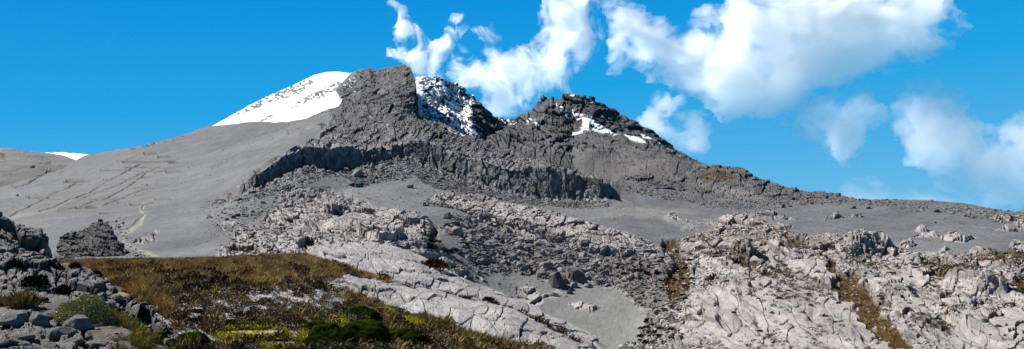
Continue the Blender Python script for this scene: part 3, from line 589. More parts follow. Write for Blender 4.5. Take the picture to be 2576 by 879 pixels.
finish(P, HP, pid, [('plateau_ground', STR), ('rock_slab', thing('pale furrowed whaleback rock slab behind, running down to the grey ash hollow', 'rock slab')), ('rock_slab', thing('pale cracked whaleback rock slab in front, beside the moss and grass', 'rock slab'))], M_ROCK, pc, prk < .4, up=.5)
P.bare = bare; P.yel = yel; P.sl = np.maximum(sl1, sl2); P.gro = gro

# ------------------------------------------------------------------ near rocks at the left
n1 = [(-500,535,20),(-100,548,22),(0,557,22),(10,558,22),(40,566,22),(75,573,22),(100,579,22),(116,588,22),(126,600,22),(130,612,22.2),(134,628,22),(138,648,21.8),(150,664,21.5),(200,674,21),(240,686,20),(280,706,19),(320,738,18),(345,765,17),(380,800,16),(480,850,15)]
n2 = [(-500,600,20),(0,618,20.3),(60,622,20.3),(110,640,20.6),(135,655,20.6),(200,685,20),(280,716,18.5),(345,772,16.6),(400,812,15.5),(480,860,14.5)]
n3 = [(-500,690,17),(0,700,17),(150,708,17.2),(250,735,17),(345,790,15.8),(400,830,14.8),(480,880,13.9)]
n4 = [(-500,722,16),(0,725,16),(150,735,16.2),(280,765,15.6),(345,810,14.8),(400,850,14),(480,900,13.2)]
n5 = [(-500,912,11.3),(200,912,11.5),(330,905,11.9),(480,950,12.2)]
K = make_sheet([below(n1, 60, 3), n1, n2, n3, n4, n5, below(n5, 300, -4)], -420, 480, [5, 60, 60, 20, 110, 6], 1.2)
krk = np.clip(sst(4.15, 3.95, K.T)+mask(K, [(-500,815),(60,790),(130,770),(215,800),(225,840),(320,900),(0,1100),(-500,1100)], 8, 12)*sst(-.3, 0, K.w1), 0, 1)
krk *= 1-mask(K, zc(11, [(140,320),(250,330),(300,350),(180,350)]), 2, 3)
Hk, Jk, Ck = blocks(K, krk, 600, px=(75, 30, 13), asp=1.6, rot=.15, lean=.7, tilt=.6, step=.6, crack=.2)
fk, mk = F_(K, .5, 4, 603), F_(K, 1.6, 3, 604)
HK = Hk*1.0+.03*fk+.22*mk*krk+(1-krk)*.03*fk
kc = mix(np.array([.20, .185, .175])*(1+.3*fk[..., None]), np.array([.27, .255, .255])*(1+.3*Ck[..., None]), krk)
kc = mix(kc, np.array([.15, .14, .14]), sst(.1, .5, mk)*krk*.7)
kc *= 1-.5*np.clip(Jk, 0, 1)[..., None]
kv = sst(.15, .35, F_(K, .8, 3, 606))*(K.V > 800)*(K.U > 60)
kc = mix(kc, np.array([.12, .10, .03]), kv*.8)
kid = (krk > .5).astype(int)
K.rock = krk
finish(K, HK, kid, [('plateau_ground', STR), ('rock_outcrop', thing('near rugged grey rock outcrop filling the left edge of the picture above the bare soil', 'rock outcrop'))], M_ROCK, kc, krk < .4, up=.2)
print('plateau', time.time()-T0)
# ================================================================== 3. loose rock
import bmesh
def hull_rock(seed, n, flat=(1, .8, .7), rounded=0, sub=False):
    r = np.random.default_rng(seed); p = r.normal(size=(n, 3)); p /= np.linalg.norm(p, axis=1, keepdims=True)
    p *= np.array(flat)*(1-.35*r.random((n, 1))*(1-rounded))
    p[:, 2] = np.maximum(p[:, 2], -.35*flat[2])
    bm = bmesh.new()
    for q in p: bm.verts.new(q)
    bmesh.ops.convex_hull(bm, input=bm.verts)
    loose = [v for v in bm.verts if not v.link_faces]
    bmesh.ops.delete(bm, geom=loose, context='VERTS')
    if sub:
        bmesh.ops.bevel(bm, geom=list(bm.edges)+list(bm.verts), offset=.045, segments=2 if rounded else 1, affect='EDGES', clamp_overlap=True)
    bmesh.ops.triangulate(bm, faces=bm.faces)
    bm.verts.index_update()
    V_ = np.array([v.co[:] for v in bm.verts], np.float32); F3 = np.array([[v.index for v in f.verts] for f in bm.faces], np.int32)
    bm.free()
    return V_, F3
def rotmats(n, r, tiltmax=.5):
    a = r.random(n)*2*math.pi; t = (r.random(n)-.5)*2*tiltmax; u = (r.random(n)-.5)*2*tiltmax
    ca, sa, ct, st_, cu, su = np.cos(a), np.sin(a), np.cos(t), np.sin(t), np.cos(u), np.sin(u)
    Z = np.zeros((n, 3, 3)); X = np.zeros((n, 3, 3)); Yy = np.zeros((n, 3, 3))
    Z[:, 0, 0] = ca; Z[:, 0, 1] = -sa; Z[:, 1, 0] = sa; Z[:, 1, 1] = ca; Z[:, 2, 2] = 1
    X[:, 0, 0] = 1; X[:, 1, 1] = ct; X[:, 1, 2] = -st_; X[:, 2, 1] = st_; X[:, 2, 2] = ct
    Yy[:, 1, 1] = 1; Yy[:, 0, 0] = cu; Yy[:, 0, 2] = su; Yy[:, 2, 0] = -su; Yy[:, 2, 2] = cu
    return X@Yy@Z
def joined(name, base, pos, size, cols, mat, r, stretch=None, tiltmax=.5, smooth=False, props=None):
    """many small pieces gathered in one mesh"""
    vs, fs, cs, off = [], [], [], 0
    pick = r.integers(0, len(base), len(pos))
    for k, (bv, bf) in enumerate(base):
        m = pick == k; n = m.sum()
        if n == 0: continue
        R = rotmats(n, r, tiltmax); sc = size[m][:, None, None]
        b = np.broadcast_to(bv, (n,)+bv.shape)*(1 if stretch is None else stretch[m][:, None, :])
        w = np.einsum('nij,nvj->nvi', R, b)*sc+pos[m][:, None, :]
        vs.append(w.reshape(-1, 3)); fs.append((bf[None]+(np.arange(n)*len(bv))[:, None, None]+off).reshape(-1, bf.shape[1]))
        cs.append(np.repeat(cols[m], len(bv), 0)); off += n*len(bv)
    f = np.concatenate(fs); o = mesh_np(name, np.concatenate(vs), f, mat, np.concatenate(cs), np.full(len(f), smooth))
    for a, b_ in (props or {}).items(): o[a] = b_
    return o
ROCKS = [hull_rock(900+k, 13, (1, .8, .62)) for k in range(9)]
def sample(S, dens, n, r, jitter=True):
    nr, nc = S.shape
    d = dens*((S.U > -90) & (S.U < 2670) & (S.V < 930) & (S.T >= 1))
    d = d[:-1, :-1].ravel(); c = np.cumsum(d); k = np.searchsorted(c, r.random(n)*c[-1]); k = np.minimum(k, len(d)-1)
    i, j = k//(nc-1), k % (nc-1); a, b = r.random(n)[:, None], r.random(n)[:, None]
    P4 = S.P[i, j]*(1-a)*(1-b)+S.P[i+1, j]*a*(1-b)+S.P[i, j+1]*(1-a)*b+S.P[i+1, j+1]*a*b
    return i, j, P4
BIG = []      # the largest loose rocks become objects of their own
def scatter(S, name, dens, n, px, sig, tint, seed, pxmax=26, bigger=0, zone=None, props={'kind': 'stuff'}):
    r = np.random.default_rng(seed); i, j, p = sample(S, dens, n, r)
    s = np.minimum(px*np.exp(r.normal(size=n)*sig), pxmax)/2*S.R[i, j]/F
    c = (tint[i, j] if getattr(tint, 'ndim', 1) == 3 else np.tile(tint, (n, 1)))*(.72+.56*r.random((n, 1)))*(1+.04*r.normal(size=(n, 3)))
    if bigger and zone:
        o = np.argsort(-s/S.R[i, j])[:bigger]
        for q in o: BIG.append((p[q], s[q], c[q], zone))
        k = np.ones(n, bool); k[o] = False; p, s, c = p[k], s[k], c[k]; n = len(s)
    st = np.stack([.8+.5*r.random(n), .7+.4*r.random(n), .7+.5*r.random(n)], -1)
    p = p+np.array([0, 0, .12])*s[:, None]
    return joined(name, ROCKS, p, s, c, M_ROCK, r, st, .5, False, props)
M = MAIN; U, V, TT = M.U, M.V, M.T
rkc = np.array([.36, .335, .33]); pkc = np.array([.58, .53, .515]); dkc = np.array([.16, .155, .165])
under = mask(M, [(600,500),(680,462),(756,432),(860,432),(900,428),(950,415),(1000,396),(1060,396),(1120,430),(1224,470),(1334,496),(1444,506),(1540,505),(1530,520),(1440,525),(1340,515),(1240,505),(1180,492),(1110,478),(1050,450),(980,455),(900,470),(850,445),(760,470),(700,490),(640,505),(600,520)], 4, 9)
scatter(M, 'talus_rubble', under*(TT > 4), 7500, 4.6, .5, dkc*1.35, 1, 15, 45, 'cliff foot')
scatter(M, 'talus_rubble', talus*(1-.97*gully)+.3*mask(M, [(1130,560),(1180,545),(1260,640),(1220,720),(1150,700)], 6, 10), 9000, 7.4, .68, rkc*.85, 2, 34, 95, 'boulder slope')
scatter(M, 'rubble', mass+.35*mask(M, [(560,500),(720,480),(760,560),(700,650),(540,645)], 10, 20)*sst(0, .3, med), 9000, 5.6, .55, mix(pkc*np.ones(M.shape+(1,)), rkc*.6*np.ones(M.shape+(1,)), sst(760, 680, U)*sst(520, 560, V)), 3, 20, 35, 'rocky mound')
scatter(M, 'rubble', right*(1-.9*gully)*(1-.8*slabby)*(1-.5*slabby)*sst(-.2, .25, F_(M, 9, 3, 81))+.08*gully, 9000, 6.5, .55, pkc, 4, 22, 50, 'right slope')
scatter(M, 'rubble', flank*(1-cliff)*(TT > 1), 9000, 4.2, .5, mix(pkc*.9*np.ones(M.shape+(1,)), dkc*2.3*np.ones(M.shape+(1,)), sst(450, 750, M.Y)), 5, 11)
scatter(M, 'rubble', flank*(1-cliff)*(TT > 1)*sst(420, 600, M.Y), 5000, 2.8, .5, rkc*1.25, 22, 7)
skyb = mask(M, [(2200,503),(2350,506),(2480,525),(2576,541),(2700,560),(2700,575),(2576,562),(2500,560),(2350,538),(2200,520),(2040,516),(1950,512),(2040,502)], 3, 8)
scatter(M, 'skyline_rubble', skyb*(TT > 1.0), 2600, 4.2, .5, rkc*.8, 6, 14, 15, 'skyline')
baseb = mask(M, [(1520,452),(1604,470),(1699,484),(1795,505),(1922,508),(2049,502),(2060,512),(1930,525),(1795,524),(1699,505),(1604,490),(1530,470)], 3, 8)
scatter(M, 'rubble', baseb, 2200, 4.4, .5, rkc*.8, 7, 13, 12, 'far foot')
scatter(M, 'stones', np.clip(patchy*patchn+isl*.4, 0, 1), 1300, 5, .5, pkc*.9, 8, 14)
scatter(M, 'stones', (1-M.rock)*(mask(M, [(500,520),(700,470),(760,500),(720,560),(640,640),(540,650)], 12, 20)+.7*mask(M, [(1180,680),(1640,700),(1660,860),(1300,860),(1150,700)], 12, 8)+.25*mask(M, [(850,440),(1100,470),(1350,530),(1200,560),(850,560)], 12, 8))*sst(-.2, .3, med), 1000, 3.8, .5, rkc*.8, 9, 12)
scatter(M, 'stones', (1-M.rock)*(V > 505)*(U > 1500)*(V < 640), 260, 2.6, .5, rkc*.7, 10, 7)
scatter(RIB, 'rubble', ((RIB.T > 1) & (RIB.T < 1.95)).astype(float), 900, 6, .5, pkc, 11, 18, 8, 'rib')
scatter(PEAK, 'rubble', (PEAK.T > 1.0)*(.15+PEAK.scree), 3500, 3.0, .5, dkc*.75, 12, 7)
scatter(KNOLL, 'rubble', ((KNOLL.T > 1.3) & (KNOLL.T < 3)).astype(float), 2500, 3.6, .5, rkc*.75, 13, 10)
scatter(OC, 'rubble', ((OC.T > 1) & (OC.T < 3)).astype(float), 700, 4, .5, dkc, 14, 9)
scatter(P, 'gravel', (P.bare+.02)*(P.T > 2.9), 9000, 3.2, .6, np.array([.52, .51, .53]), 15, 9)
scatter(P, 'stones', np.exp(-(line_d(P.U, P.V, [(1030,790),(1080,815),(1130,840),(1200,880)])/8)**2)+.0*P.U, 160, 5, .5, pkc, 16, 10)
scatter(K, 'stones', (K.rock*(K.T > 1)*.6+.15*(K.V > 790)).astype(float), 1500, 6, .6, np.array([.36, .345, .355]), 17, 22)

# the loose rocks one can point at
def near_pt(S, u, v):
    ok = S.T >= 1.0
    d = (S.U-u)**2+((S.V-v)*1.5)**2+(~ok)*1e9
    k = np.unravel_index(np.argmin(d), S.shape); return S.P[k], S.R[k]
BASES = []
for k in range(10):
    bv, bf = hull_rock(700+k, 22, (1, .82, .75), sub=True); BASES.append((bv, bf))
RND = []
for k in range(4):
    bv, bf = hull_rock(760+k, 60, (1, .75, .6), rounded=1, sub=True); RND.append((bv, bf))
def rock_mesh(base, c, key, seed):
    bv, bf = base
    o = mesh_np('boulder', bv, bf, M_ROCK, np.tile(c, (len(bv), 1)), np.zeros(len(bf), bool)); me = o.data; bpy.data.objects.remove(o)
    return me
SHADES = [np.array(c) for c in ([.17,.165,.175], [.26,.245,.25], [.36,.335,.33], [.47,.43,.42])]
ME = {(b, s): rock_mesh(BASES[b], SHADES[s], 'x', 0) for b in range(10) for s in range(4)}
MR = [rock_mesh(RND[k], np.array([.31, .295, .29]), 'x', 0) for k in range(4)]
r = np.random.default_rng(77)
def put_rock(me, p, size, lab, group=None, st=(1, 1, 1), rot=None):
    o = bpy.data.objects.new('boulder', me); COL.objects.link(o)
    o.location = tuple(p); o.scale = (size*st[0], size*st[1], size*st[2]); o.rotation_euler = (r.normal()*.2, r.normal()*.2, r.random()*6.3 if rot is None else rot)
    o['label'] = lab; o['category'] = 'boulder'
    if group: o['group'] = group
    return o
# u, v (foot), width, height on the sheet, shade, label
NAMED = [
 (1400,722,66,46,0,'largest dark angular boulder of the trio at the top of the grey ash hollow'),
 (1457,712,56,40,0,'squat dark boulder at the right end of the trio above the grey ash hollow'),
 (1437,702,44,40,1,'pointed boulder standing behind and between the trio above the ash hollow'),
 (1372,674,46,28,2,'flat topped pale boulder upslope of the dark trio in the boulder slope'),
 (1360,700,36,34,1,'grey boulder just left of the dark trio at the edge of the ash'),
 (1433,738,26,14,1,'small flat dark rock on the ash directly below the dark trio'),
 (1478,722,30,12,2,'flat slab lying on the ash at the right foot of the dark trio'),
 (1150,594,48,34,2,'left one of two large grey boulders above the dark shrubs in the centre'),
 (1182,592,40,26,2,'right one of two large grey boulders above the dark shrubs in the centre'),
 (1096,634,32,34,2,'upright pale boulder beside dark bushes at the right edge of the rocky mound'),
 (901,446,46,24,2,'big pale block lying below the lava cliff at the head of the ash bowl'),
 (936,428,24,22,2,'upright pale block in the talus right of the big pale block'),
 (904,472,36,18,0,'dark boulder on the ash in front of the big pale block'),
 (884,470,24,13,0,'small dark boulder left of the one in front of the big pale block'),
 (1032,474,30,14,1,'flat lone boulder in the middle of the upper ash bowl'),
 (525,551,22,10,0,'lone dark boulder on the open ash slope, leftmost of the scattered four'),
 (571,556,14,10,0,'small square boulder on the ash slope between the lone boulder and the pair'),
 (587,552,20,14,0,'left boulder of the touching pair on the left ash slope'),
 (598,546,18,12,0,'right boulder of the touching pair on the left ash slope'),
 (602,508,22,10,0,'dark boulder on the ash just below the left tip of the lava cliff'),
 (559,540,9,6,0,'tiny dark stone above the square boulder on the ash slope'),
 (44,494,10,5,0,'tiny lone stone on the far left ash slope below the dark gully'),
 (2184,525,22,13,1,'rounded lone boulder sitting on the upper edge of the right ash plain'),
 (2145,523,22,11,0,'dark boulder left of the rounded one on the upper edge of the ash plain'),
 (2353,536,24,12,0,'dark flat boulder under the skyline rubble at the middle of the right plain'),
 (2436,541,16,12,1,'boulder under the skyline rubble nearest the right edge rocks'),
 (2352,562,12,6,1,'small stone alone on the ash above the small dome of rock'),
 (2376,552,8,5,2,'tiny pale stone alone on the ash under the skyline rubble'),
 (2207,708,20,18,0,'dark block standing alone among pale rocks above the brown gully on the right'),
 (2053,645,28,20,0,'dark square block at the lower right end of the upper grass patch'),
 (1919,668,20,12,1,'grey block resting on the pale slab in the middle of the right slope'),
 (1767,806,24,20,1,'round grey boulder at the left foot of the large pale slab'),
 (1966,520,30,14,1,'row of boulder at the far edge of the ash plain, largest of them'),
 (1716,490,12,5,3,'small white boulder at the foot of the dark hill'),
 (1325,752,16,10,3,'tiny pale stone alone on the ash hollow left of the dark trio'),
 (1286,755,22,11,1,'boulder at the back edge of the ash hollow by the whaleback slab'),
]
NAMED[32] = (1966,520,30,14,1,'largest boulder of the row at the far edge of the ash plain')
for n_, (u, v, wd, hg, sh, lab) in enumerate(NAMED):
    p, R_ = near_pt(M, u, v)
    s = wd/2*R_/F
    put_rock(ME[(n_ % 10, sh)], p+np.array([0, 0, .15*s*hg/wd*2]), s, lab, st=(1, .9, min(1.6, 1.25*2*hg/wd*.85)))
# rounded near boulders at lower left
for n_, (u, v, wd, hg, lab) in enumerate([(30,812,100,60,'big rounded grey boulder at the lower left edge of the picture'), (95,818,60,42,'grey boulder leaning on the right side of the big edge boulder'), (192,826,80,54,'tall smooth rounded boulder below the large green bush'),
 (155,838,74,34,'low rounded boulder in front of the tall smooth one'), (140,800,62,26,'flat grey boulder behind the smooth rounded pair'), (120,866,66,26,'flat boulder at the bottom edge below the smooth rounded pair'), (240,868,62,16,'long low slab at the bottom edge right of the rounded boulders'),
 (180,858,60,20,'small rounded boulder squeezed between the slab and the rounded pair'), (60,850,50,20,'low boulder under the big edge boulder'), (15,872,60,20,'flat rock in the bottom left corner'),
 (292,752,40,20,'pale rock at the right end of the stone row beside the large bush'), (268,738,34,20,'grey rock beside the large bush in the stone row')]):
    p, R_ = near_pt(K, u, v); s = wd/2*R_/F
    put_rock(MR[n_ % 4], p+np.array([0, .2*s, .05*s]), s, lab, st=(1, .9, 1.35*2*hg/wd*.8), rot=.4*(n_ % 5)-.8)
ZL = {'cliff foot': 'dark grey boulder in the talus at the foot of the long lava cliff', 'boulder slope': 'angular grey boulder on the boulder slope below the pinkish rib', 'rocky mound': 'pale angular boulder on the rocky mound left of the centre',
      'right slope': 'pinkish boulder lying loose on the pale rocky slopes at the right', 'skyline': 'small boulder along the rubble skyline at the right', 'far foot': 'grey boulder at the foot of the dark hill beyond the ash plain', 'rib': 'pale block resting on top of the pinkish rock rib'}
BIG.sort(key=lambda b: -b[1]/b[0][1])
for p, s, c, z in BIG[:300-len(NAMED)-12]:
    sh = int(np.argmin([abs(x[0]-c[0]) for x in SHADES]))
    put_rock(ME[(int(r.integers(10)), sh)], p+np.array([0, 0, .1*s]), s, ZL[z], ZL[z].split(' boulder')[0].split(' block')[0]+' rocks, '+z, st=(.9+.3*r.random(), .8+.3*r.random(), .8+.5*r.random()))
print('rocks', time.time()-T0)

# ================================================================== 4. plants
def leaf_cloud(n, seed, rad=(1, 1, .8), leaf=.09, elong=1.6, shell=.45, upward=.4, lo=0.0):
    """many small leaf faces through a dome shaped crown: verts, quads, shade per vertex"""
    r = np.random.default_rng(seed)
    d = r.normal(size=(n, 3)); d[:, 2] = np.abs(d[:, 2])+lo; d /= np.linalg.norm(d, axis=1, keepdims=True)
    lump = 1+.28*fbm((d*2.2+seed).astype(np.float32), 2, seed)
    rr = (shell+(1-shell)*r.random(n)**.6)*lump
    c = d*rr[:, None]*np.array(rad)
    a = d+r.normal(size=(n, 3))*.7+np.array([0, 0, upward]); a /= np.linalg.norm(a, axis=1, keepdims=True)
    b = np.cross(a, r.normal(size=(n, 3))); b /= np.linalg.norm(b, axis=1, keepdims=True)
    L_ = leaf*elong*(.6+.8*r.random((n, 1))); W_ = leaf*.5*(.6+.8*r.random((n, 1)))
    q = np.stack([c-b*W_*.4, c+a*L_*.5-b*W_, c+a*L_, c+a*L_*.5+b*W_], 1).reshape(-1, 3)
    return q.astype(np.float32), np.arange(n*4, dtype=np.int32).reshape(-1, 4), np.repeat(r.random(n), 4)
def shrub_mesh(name, n, seed, ca, cb, **kw):
    q, f, t = leaf_cloud(n, seed, **kw)
    c = np.array(ca)[None]*(1-t[:, None])+np.array(cb)[None]*t[:, None]
    o = mesh_np(name, q, f, M_LEAF, c, np.zeros(len(f), bool)); me = o.data; bpy.data.objects.remove(o); return me
def stem_mesh(n, seed, h=.55, wd=.03):
    r = np.random.default_rng(seed); vs, fs = [], []
    for k in range(n):
        a = r.random()*6.28; d = np.array([math.cos(a)*.5, math.sin(a)*.5, h]); s = np.array([-math.sin(a), math.cos(a), 0])*wd; t_ = np.array([math.cos(a), math.sin(a), 0])*wd
        b = len(vs)
        for e in (s, t_, -s, -t_): vs.append(e+np.array([0, 0, -.1]))
        for e in (s, t_, -s, -t_): vs.append(d+e*.4)
        for e in range(4): fs.append((b+e, b+(e+1) % 4, b+4+(e+1) % 4, b+4+e))
    o = mesh_np('stem', np.array(vs), np.array(fs), M_LEAF, np.tile([.06, .045, .03], (len(vs), 1)), np.zeros(len(fs), bool)); me = o.data; bpy.data.objects.remove(o); return me
STEM = stem_mesh(9, 5)
def plant(name, me, p, s, lab, cat, group=None, parts=False, zs=1.0):
    e = bpy.data.objects.new(name, None if parts else me); COL.objects.link(e); e.location = tuple(p); e.scale = (s, s, s*zs); e.rotation_euler = (0, 0, r.random()*6.3)
    e['label'] = lab; e['category'] = cat
    if group: e['group'] = group
    if parts:
        for nm, m_ in (('foliage', me), ('stem', STEM)):
            o = bpy.data.objects.new(nm, m_); COL.objects.link(o); o.parent = e
    return e
dark_sh = [shrub_mesh('foliage', 420, 20+k, (.012,.013,.008), (.035,.03,.018), leaf=.16) for k in range(3)]
red_sh = shrub_mesh('foliage', 900, 31, (.05,.02,.010), (.15,.06,.025), leaf=.11, elong=2.2)
green_big = shrub_mesh('foliage', 7000, 32, (.22,.22,.06), (.85,.78,.30), leaf=.04, elong=1.6, rad=(1, .9, .8), shell=.75)
tuft_me = shrub_mesh('foliage', 1600, 33, (.2,.15,.05), (.7,.46,.18), leaf=.05, elong=7, rad=(.6, .6, .35), upward=1.5, shell=.1)
dark_tuft = shrub_mesh('foliage', 1800, 34, (.015,.016,.008), (.05,.045,.022), leaf=.07, elong=2.6, rad=(1, .9, .8), upward=.9)
scatter(M, 'pebbles', (1-M.rock)*(TT > 1.5)*(V < 700)*(.15+sst(0, .5, med)), 4500, 2.3, .5, rkc*.6, 18, 6)
scatter(M, 'rubble', np.exp(-(line_d(U, V, [(125,668),(150,660),(230,610),(300,560),(312,600),(350,650),(365,668)])/16)**2)*(1-.9*sst(.9, 1, M.rock)), 900, 4.5, .6, dkc, 19, 14)
def at(S, u, v): return near_pt(S, u, v)
for u, v, wd, me, lab, zs in [
 (216,806,136,green_big,'large rounded yellow green bush on bare soil at the lower left',1.15), (62,774,80,tuft_me,'orange brown grass tussock on the bare soil at far left',1.0),
 (82,722,54,dark_tuft,'dark bush at the foot of the near left outcrop, left of two',1.3), (101,716,44,dark_tuft,'dark bush at the foot of the near left outcrop, right of two',1.4), (162,732,50,dark_tuft,'dark spiky bush in the stone row left of the large green bush',1.3),
 (44,672,32,dark_tuft,'small dark bush on the face of the near left outcrop',1.3), (122,676,36,dark_tuft,'dark bush under the right end of the near left outcrop',1.0), (150,682,26,dark_tuft,'low dark bush at the left end of the brown grass',1.0),
 (242,756,20,dark_tuft,'tiny dark tuft at the right of the large green bush',1.4), (183,695,30,dark_tuft,'dark bush just inside the left edge of the brown grass',1.0), (245,700,28,dark_tuft,'round dark bush in the brown grass above the stone row',1.0),
 (113,758,18,dark_tuft,'tiny dark tuft on bare soil between tussock and large bush',1.4), (241,798,20,dark_tuft,'small dark green tuft below the right side of the large bush',1.5),
 (-4,766,50,tuft_me,'orange brown grass tussock cut by the left edge of the picture',1.0)]:
    S_ = K if (u < 300) else P
    p, R_ = at(S_, u, v); plant('bush' if me is not tuft_me else 'grass_tussock', me, p, wd/2*R_/F*(1.5 if me is tuft_me else 1), lab, 'bush' if me is not tuft_me else 'tussock', parts=True, zs=zs)
for u, v, wd, lab, S_ in [(1097,672,62,'reddish brown bush in the hollow behind the pale furrowed slab',P), (1211,768,40,'reddish bush in the groove between the two whaleback slabs',P), (1228,764,30,'reddish brown bush at the groove edge next to darker bushes',P)]:
    p, R_ = at(S_, u, v); plant('bush', red_sh, p, wd/2*R_/F, lab, 'bush', parts=True, zs=.9)
G = 'dark low shrubs among the rocks'
SH = [(1140,680,24),(1075,628,40),(1090,622,28),(1125,640,34),(1144,634,26),(1160,642,20),(1166,616,22),(1100,612,22),(1245,772,26),(1265,778,28),(1290,785,24),(1185,757,20),(1080,616,26),(1115,632,22)]
rr_ = np.random.default_rng(5)
for k in range(46): SH.append((1560+rr_.random()*150, 652+rr_.random()*46+0, 10+rr_.random()*12))
for k in range(30): SH.append((1720+rr_.normal()*26, 700+rr_.normal()*34, 10+rr_.random()*9))
for k in range(34): SH.append((1660+rr_.normal()*34, 838+rr_.normal()*16, 10+rr_.random()*12))
for k in range(40): SH.append((1780+rr_.random()*780, 640+rr_.random()*230, 8+rr_.random()*9))
for k in range(12): SH.append((1330+rr_.random()*60, 570+rr_.random()*80, 8+rr_.random()*7))
for k, (u, v, wd) in enumerate(SH):
    S_ = M
    if u > 1170 and u < 1300 and v > 750: S_ = P
    p, R_ = at(S_, u, v)
    lab = ('dark low shrub on the rubble beside the central boulder slope' if u < 1450 else 'dark low shrub in the shaded rocks left of the brown gully' if u < 1712 and v < 760 else 'dark low shrub at the foot of the rubble below the ash hollow' if u < 1760 and v > 790 else 'dark low shrub beside or on the brown gully and pale right slopes')
    plant('shrub', dark_sh[k % 3], p, wd/2*R_/F, lab, 'shrub', G+', '+('centre' if u < 1450 else 'gully side' if u < 1712 and v < 760 else 'bottom' if u < 1760 and v > 790 else 'right'), zs=.8)
# moss cushions
CUSH = []
def cushion_mesh(seed, ca, cb):
    r_ = np.random.default_rng(seed); nu, nv = 48, 16
    a, b = np.meshgrid(np.linspace(0, 2*math.pi, nu, endpoint=False), np.linspace(.0, 1, nv)); q = np.stack([np.cos(a)*np.sin(b*math.pi/2), np.sin(a)*np.sin(b*math.pi/2), np.cos(b*math.pi/2)], -1).reshape(-1, 3).astype(np.float32)
    n1_ = fbm(q*1.6+seed, 3, seed); n2_ = fbm(q*9+seed, 3, seed+1)
    q = q*(1+.3*n1_+.06*n2_)[:, None]; idx = np.arange(nu*nv).reshape(nv, nu)
    f = np.stack([idx[:-1], idx[1:], np.roll(idx[1:], -1, 1), np.roll(idx[:-1], -1, 1)], -1).reshape(-1, 4)
    t = sst(-.3, .4, n2_+.5*n1_)[:, None]
    o = mesh_np('moss_cushion', q, f, M_MOSS, np.array(ca)*(1-t)+np.array(cb)*t, np.ones(len(f), bool)); me = o.data; bpy.data.objects.remove(o); return me
CU = [cushion_mesh(s, (.014,.026,.003), (.06,.09,.010)) for s in (3, 4, 5)]; CB = cushion_mesh(6, (.10,.06,.012), (.22,.12,.02)); CY = cushion_mesh(9, (.40,.35,.02), (.80,.70,.04))
for k, (u, v, wd, hg, me, lab) in enumerate([
 (403,870,60,30,0,'dark green moss cushion at the bottom edge, left of the twin cushions'), (477,876,108,36,1,'wide dark green moss cushion at the bottom edge with wet gravel around'), (491,812,58,13,2,'thin dark green moss cushion in the wet gravel'),
 (579,824,56,20,0,'green moss cushion touching the left top of the yellow moss'), (659,820,74,20,1,'long green moss cushion behind the yellow moss'), (606,794,36,11,2,'small moss cushion among gravel behind the long one'),
 (500,790,32,12,0,'small moss cushion at the left of the pale gravel patch'), (737,789,50,14,1,'half hidden moss cushion under brown heath at mid plateau'), (758,816,38,14,2,'moss cushion between the long one and the green hummocks'),
 (873,709,30,11,0,'small round moss cushion where grass meets the front slab'), (925,714,110,10,1,'long low strip of green moss in the groove above the front slab'), (911,803,90,34,2,'green moss hummock topmost of the large hummocks'),
 (934,822,44,16,0,'small moss hummock under the topmost hummock'), (905,862,160,56,1,'largest dark green moss hummock at the bottom centre'), (832,868,120,50,2,'dark green moss hummock left of the largest one'),
 (1018,868,125,38,0,'wide green moss hummock right of the largest one'), (789,836,80,28,1,'green moss hummock upper left of the large group'), (798,876,80,28,2,'dark moss hummock at the bottom edge left of the group'),
 (846,806,30,9,0,'tiny moss cushion above the large hummocks'), (1022,876,48,16,3,'orange brown moss cushion at the bottom edge among green hummocks'), (958,700,40,8,1,'flat moss strip at the right end of the brown grass'),
 (640,850,190,22,4,'broad bright yellow moss mat in the middle of the wet ground'), (720,878,150,20,4,'bright yellow moss mat cut by the bottom edge'), (556,848,60,12,4,'small yellow moss mat left of the broad one')]):
    CUSH.append((u, v, wd, hg)); p, R_ = at(P, u, v-2); s = wd/2*R_/F
    o = plant('moss_cushion' if me < 4 else 'moss_mat', (CU+[CB, CY])[me], p-np.array([0, 0, .02]), s, lab, 'moss'); o.scale = (s, s*.8, min(s*2*hg/wd*(1.05 if me < 4 else .4), s)); o.rotation_euler = (0, 0, 0)
# grass and heath carpets
def blade_tuft(seed, n, h, w, spread, lean):
    r_ = np.random.default_rng(seed); a = r_.random(n)*6.283; rad = spread*np.sqrt(r_.random(n)); b0 = np.stack([np.cos(a)*rad, np.sin(a)*rad, np.zeros(n)-.02], -1)
    o_ = np.stack([np.cos(a), np.sin(a), np.zeros(n)], -1)*lean*(.3+r_.random((n, 1)))+r_.normal(size=(n, 3))*.12
    hh = h*(.5+.7*r_.random((n, 1))); mid = b0+np.array([0, 0, 1])*hh*.6+o_*hh*.4; tip = b0+np.array([0, 0, 1])*hh+o_*hh*1.1
    s = np.cross(o_+[0, 0, .4], r_.normal(size=(n, 3))); s /= np.linalg.norm(s, axis=1, keepdims=True); s *= w
    return np.stack([b0-s, b0+s, mid+s*.8, tip, mid-s*.8], 1).reshape(-1, 3).astype(np.float32), np.arange(n*5, dtype=np.int32).reshape(-1, 5)
def carpet(name, S, dens, n, base, sz, ca, cb, seed, lab=None):
    r_ = np.random.default_rng(seed); i, j, p = sample(S, dens, n, r_)
    t = np.clip(.5+.45*r_.normal(size=(n, 1))*.6+.5*S.w1[i, j][:, None], 0, 1); c = np.array(ca)*(1-t)+np.array(cb)*t
    o = joined(name, base, p, sz*(.6+.8*r_.random(n)), c, M_LEAF, r_, None, .15, False, {'kind': 'stuff'}); return o
TB = [blade_tuft(k, 26, 1, .035, .35, .55) for k in range(4)]
HB = []
for k in range(4):
    q, f, _ = leaf_cloud(70, 60+k, rad=(1, 1, .75), leaf=.22, elong=1.5, shell=.5); HB.append((q, f))
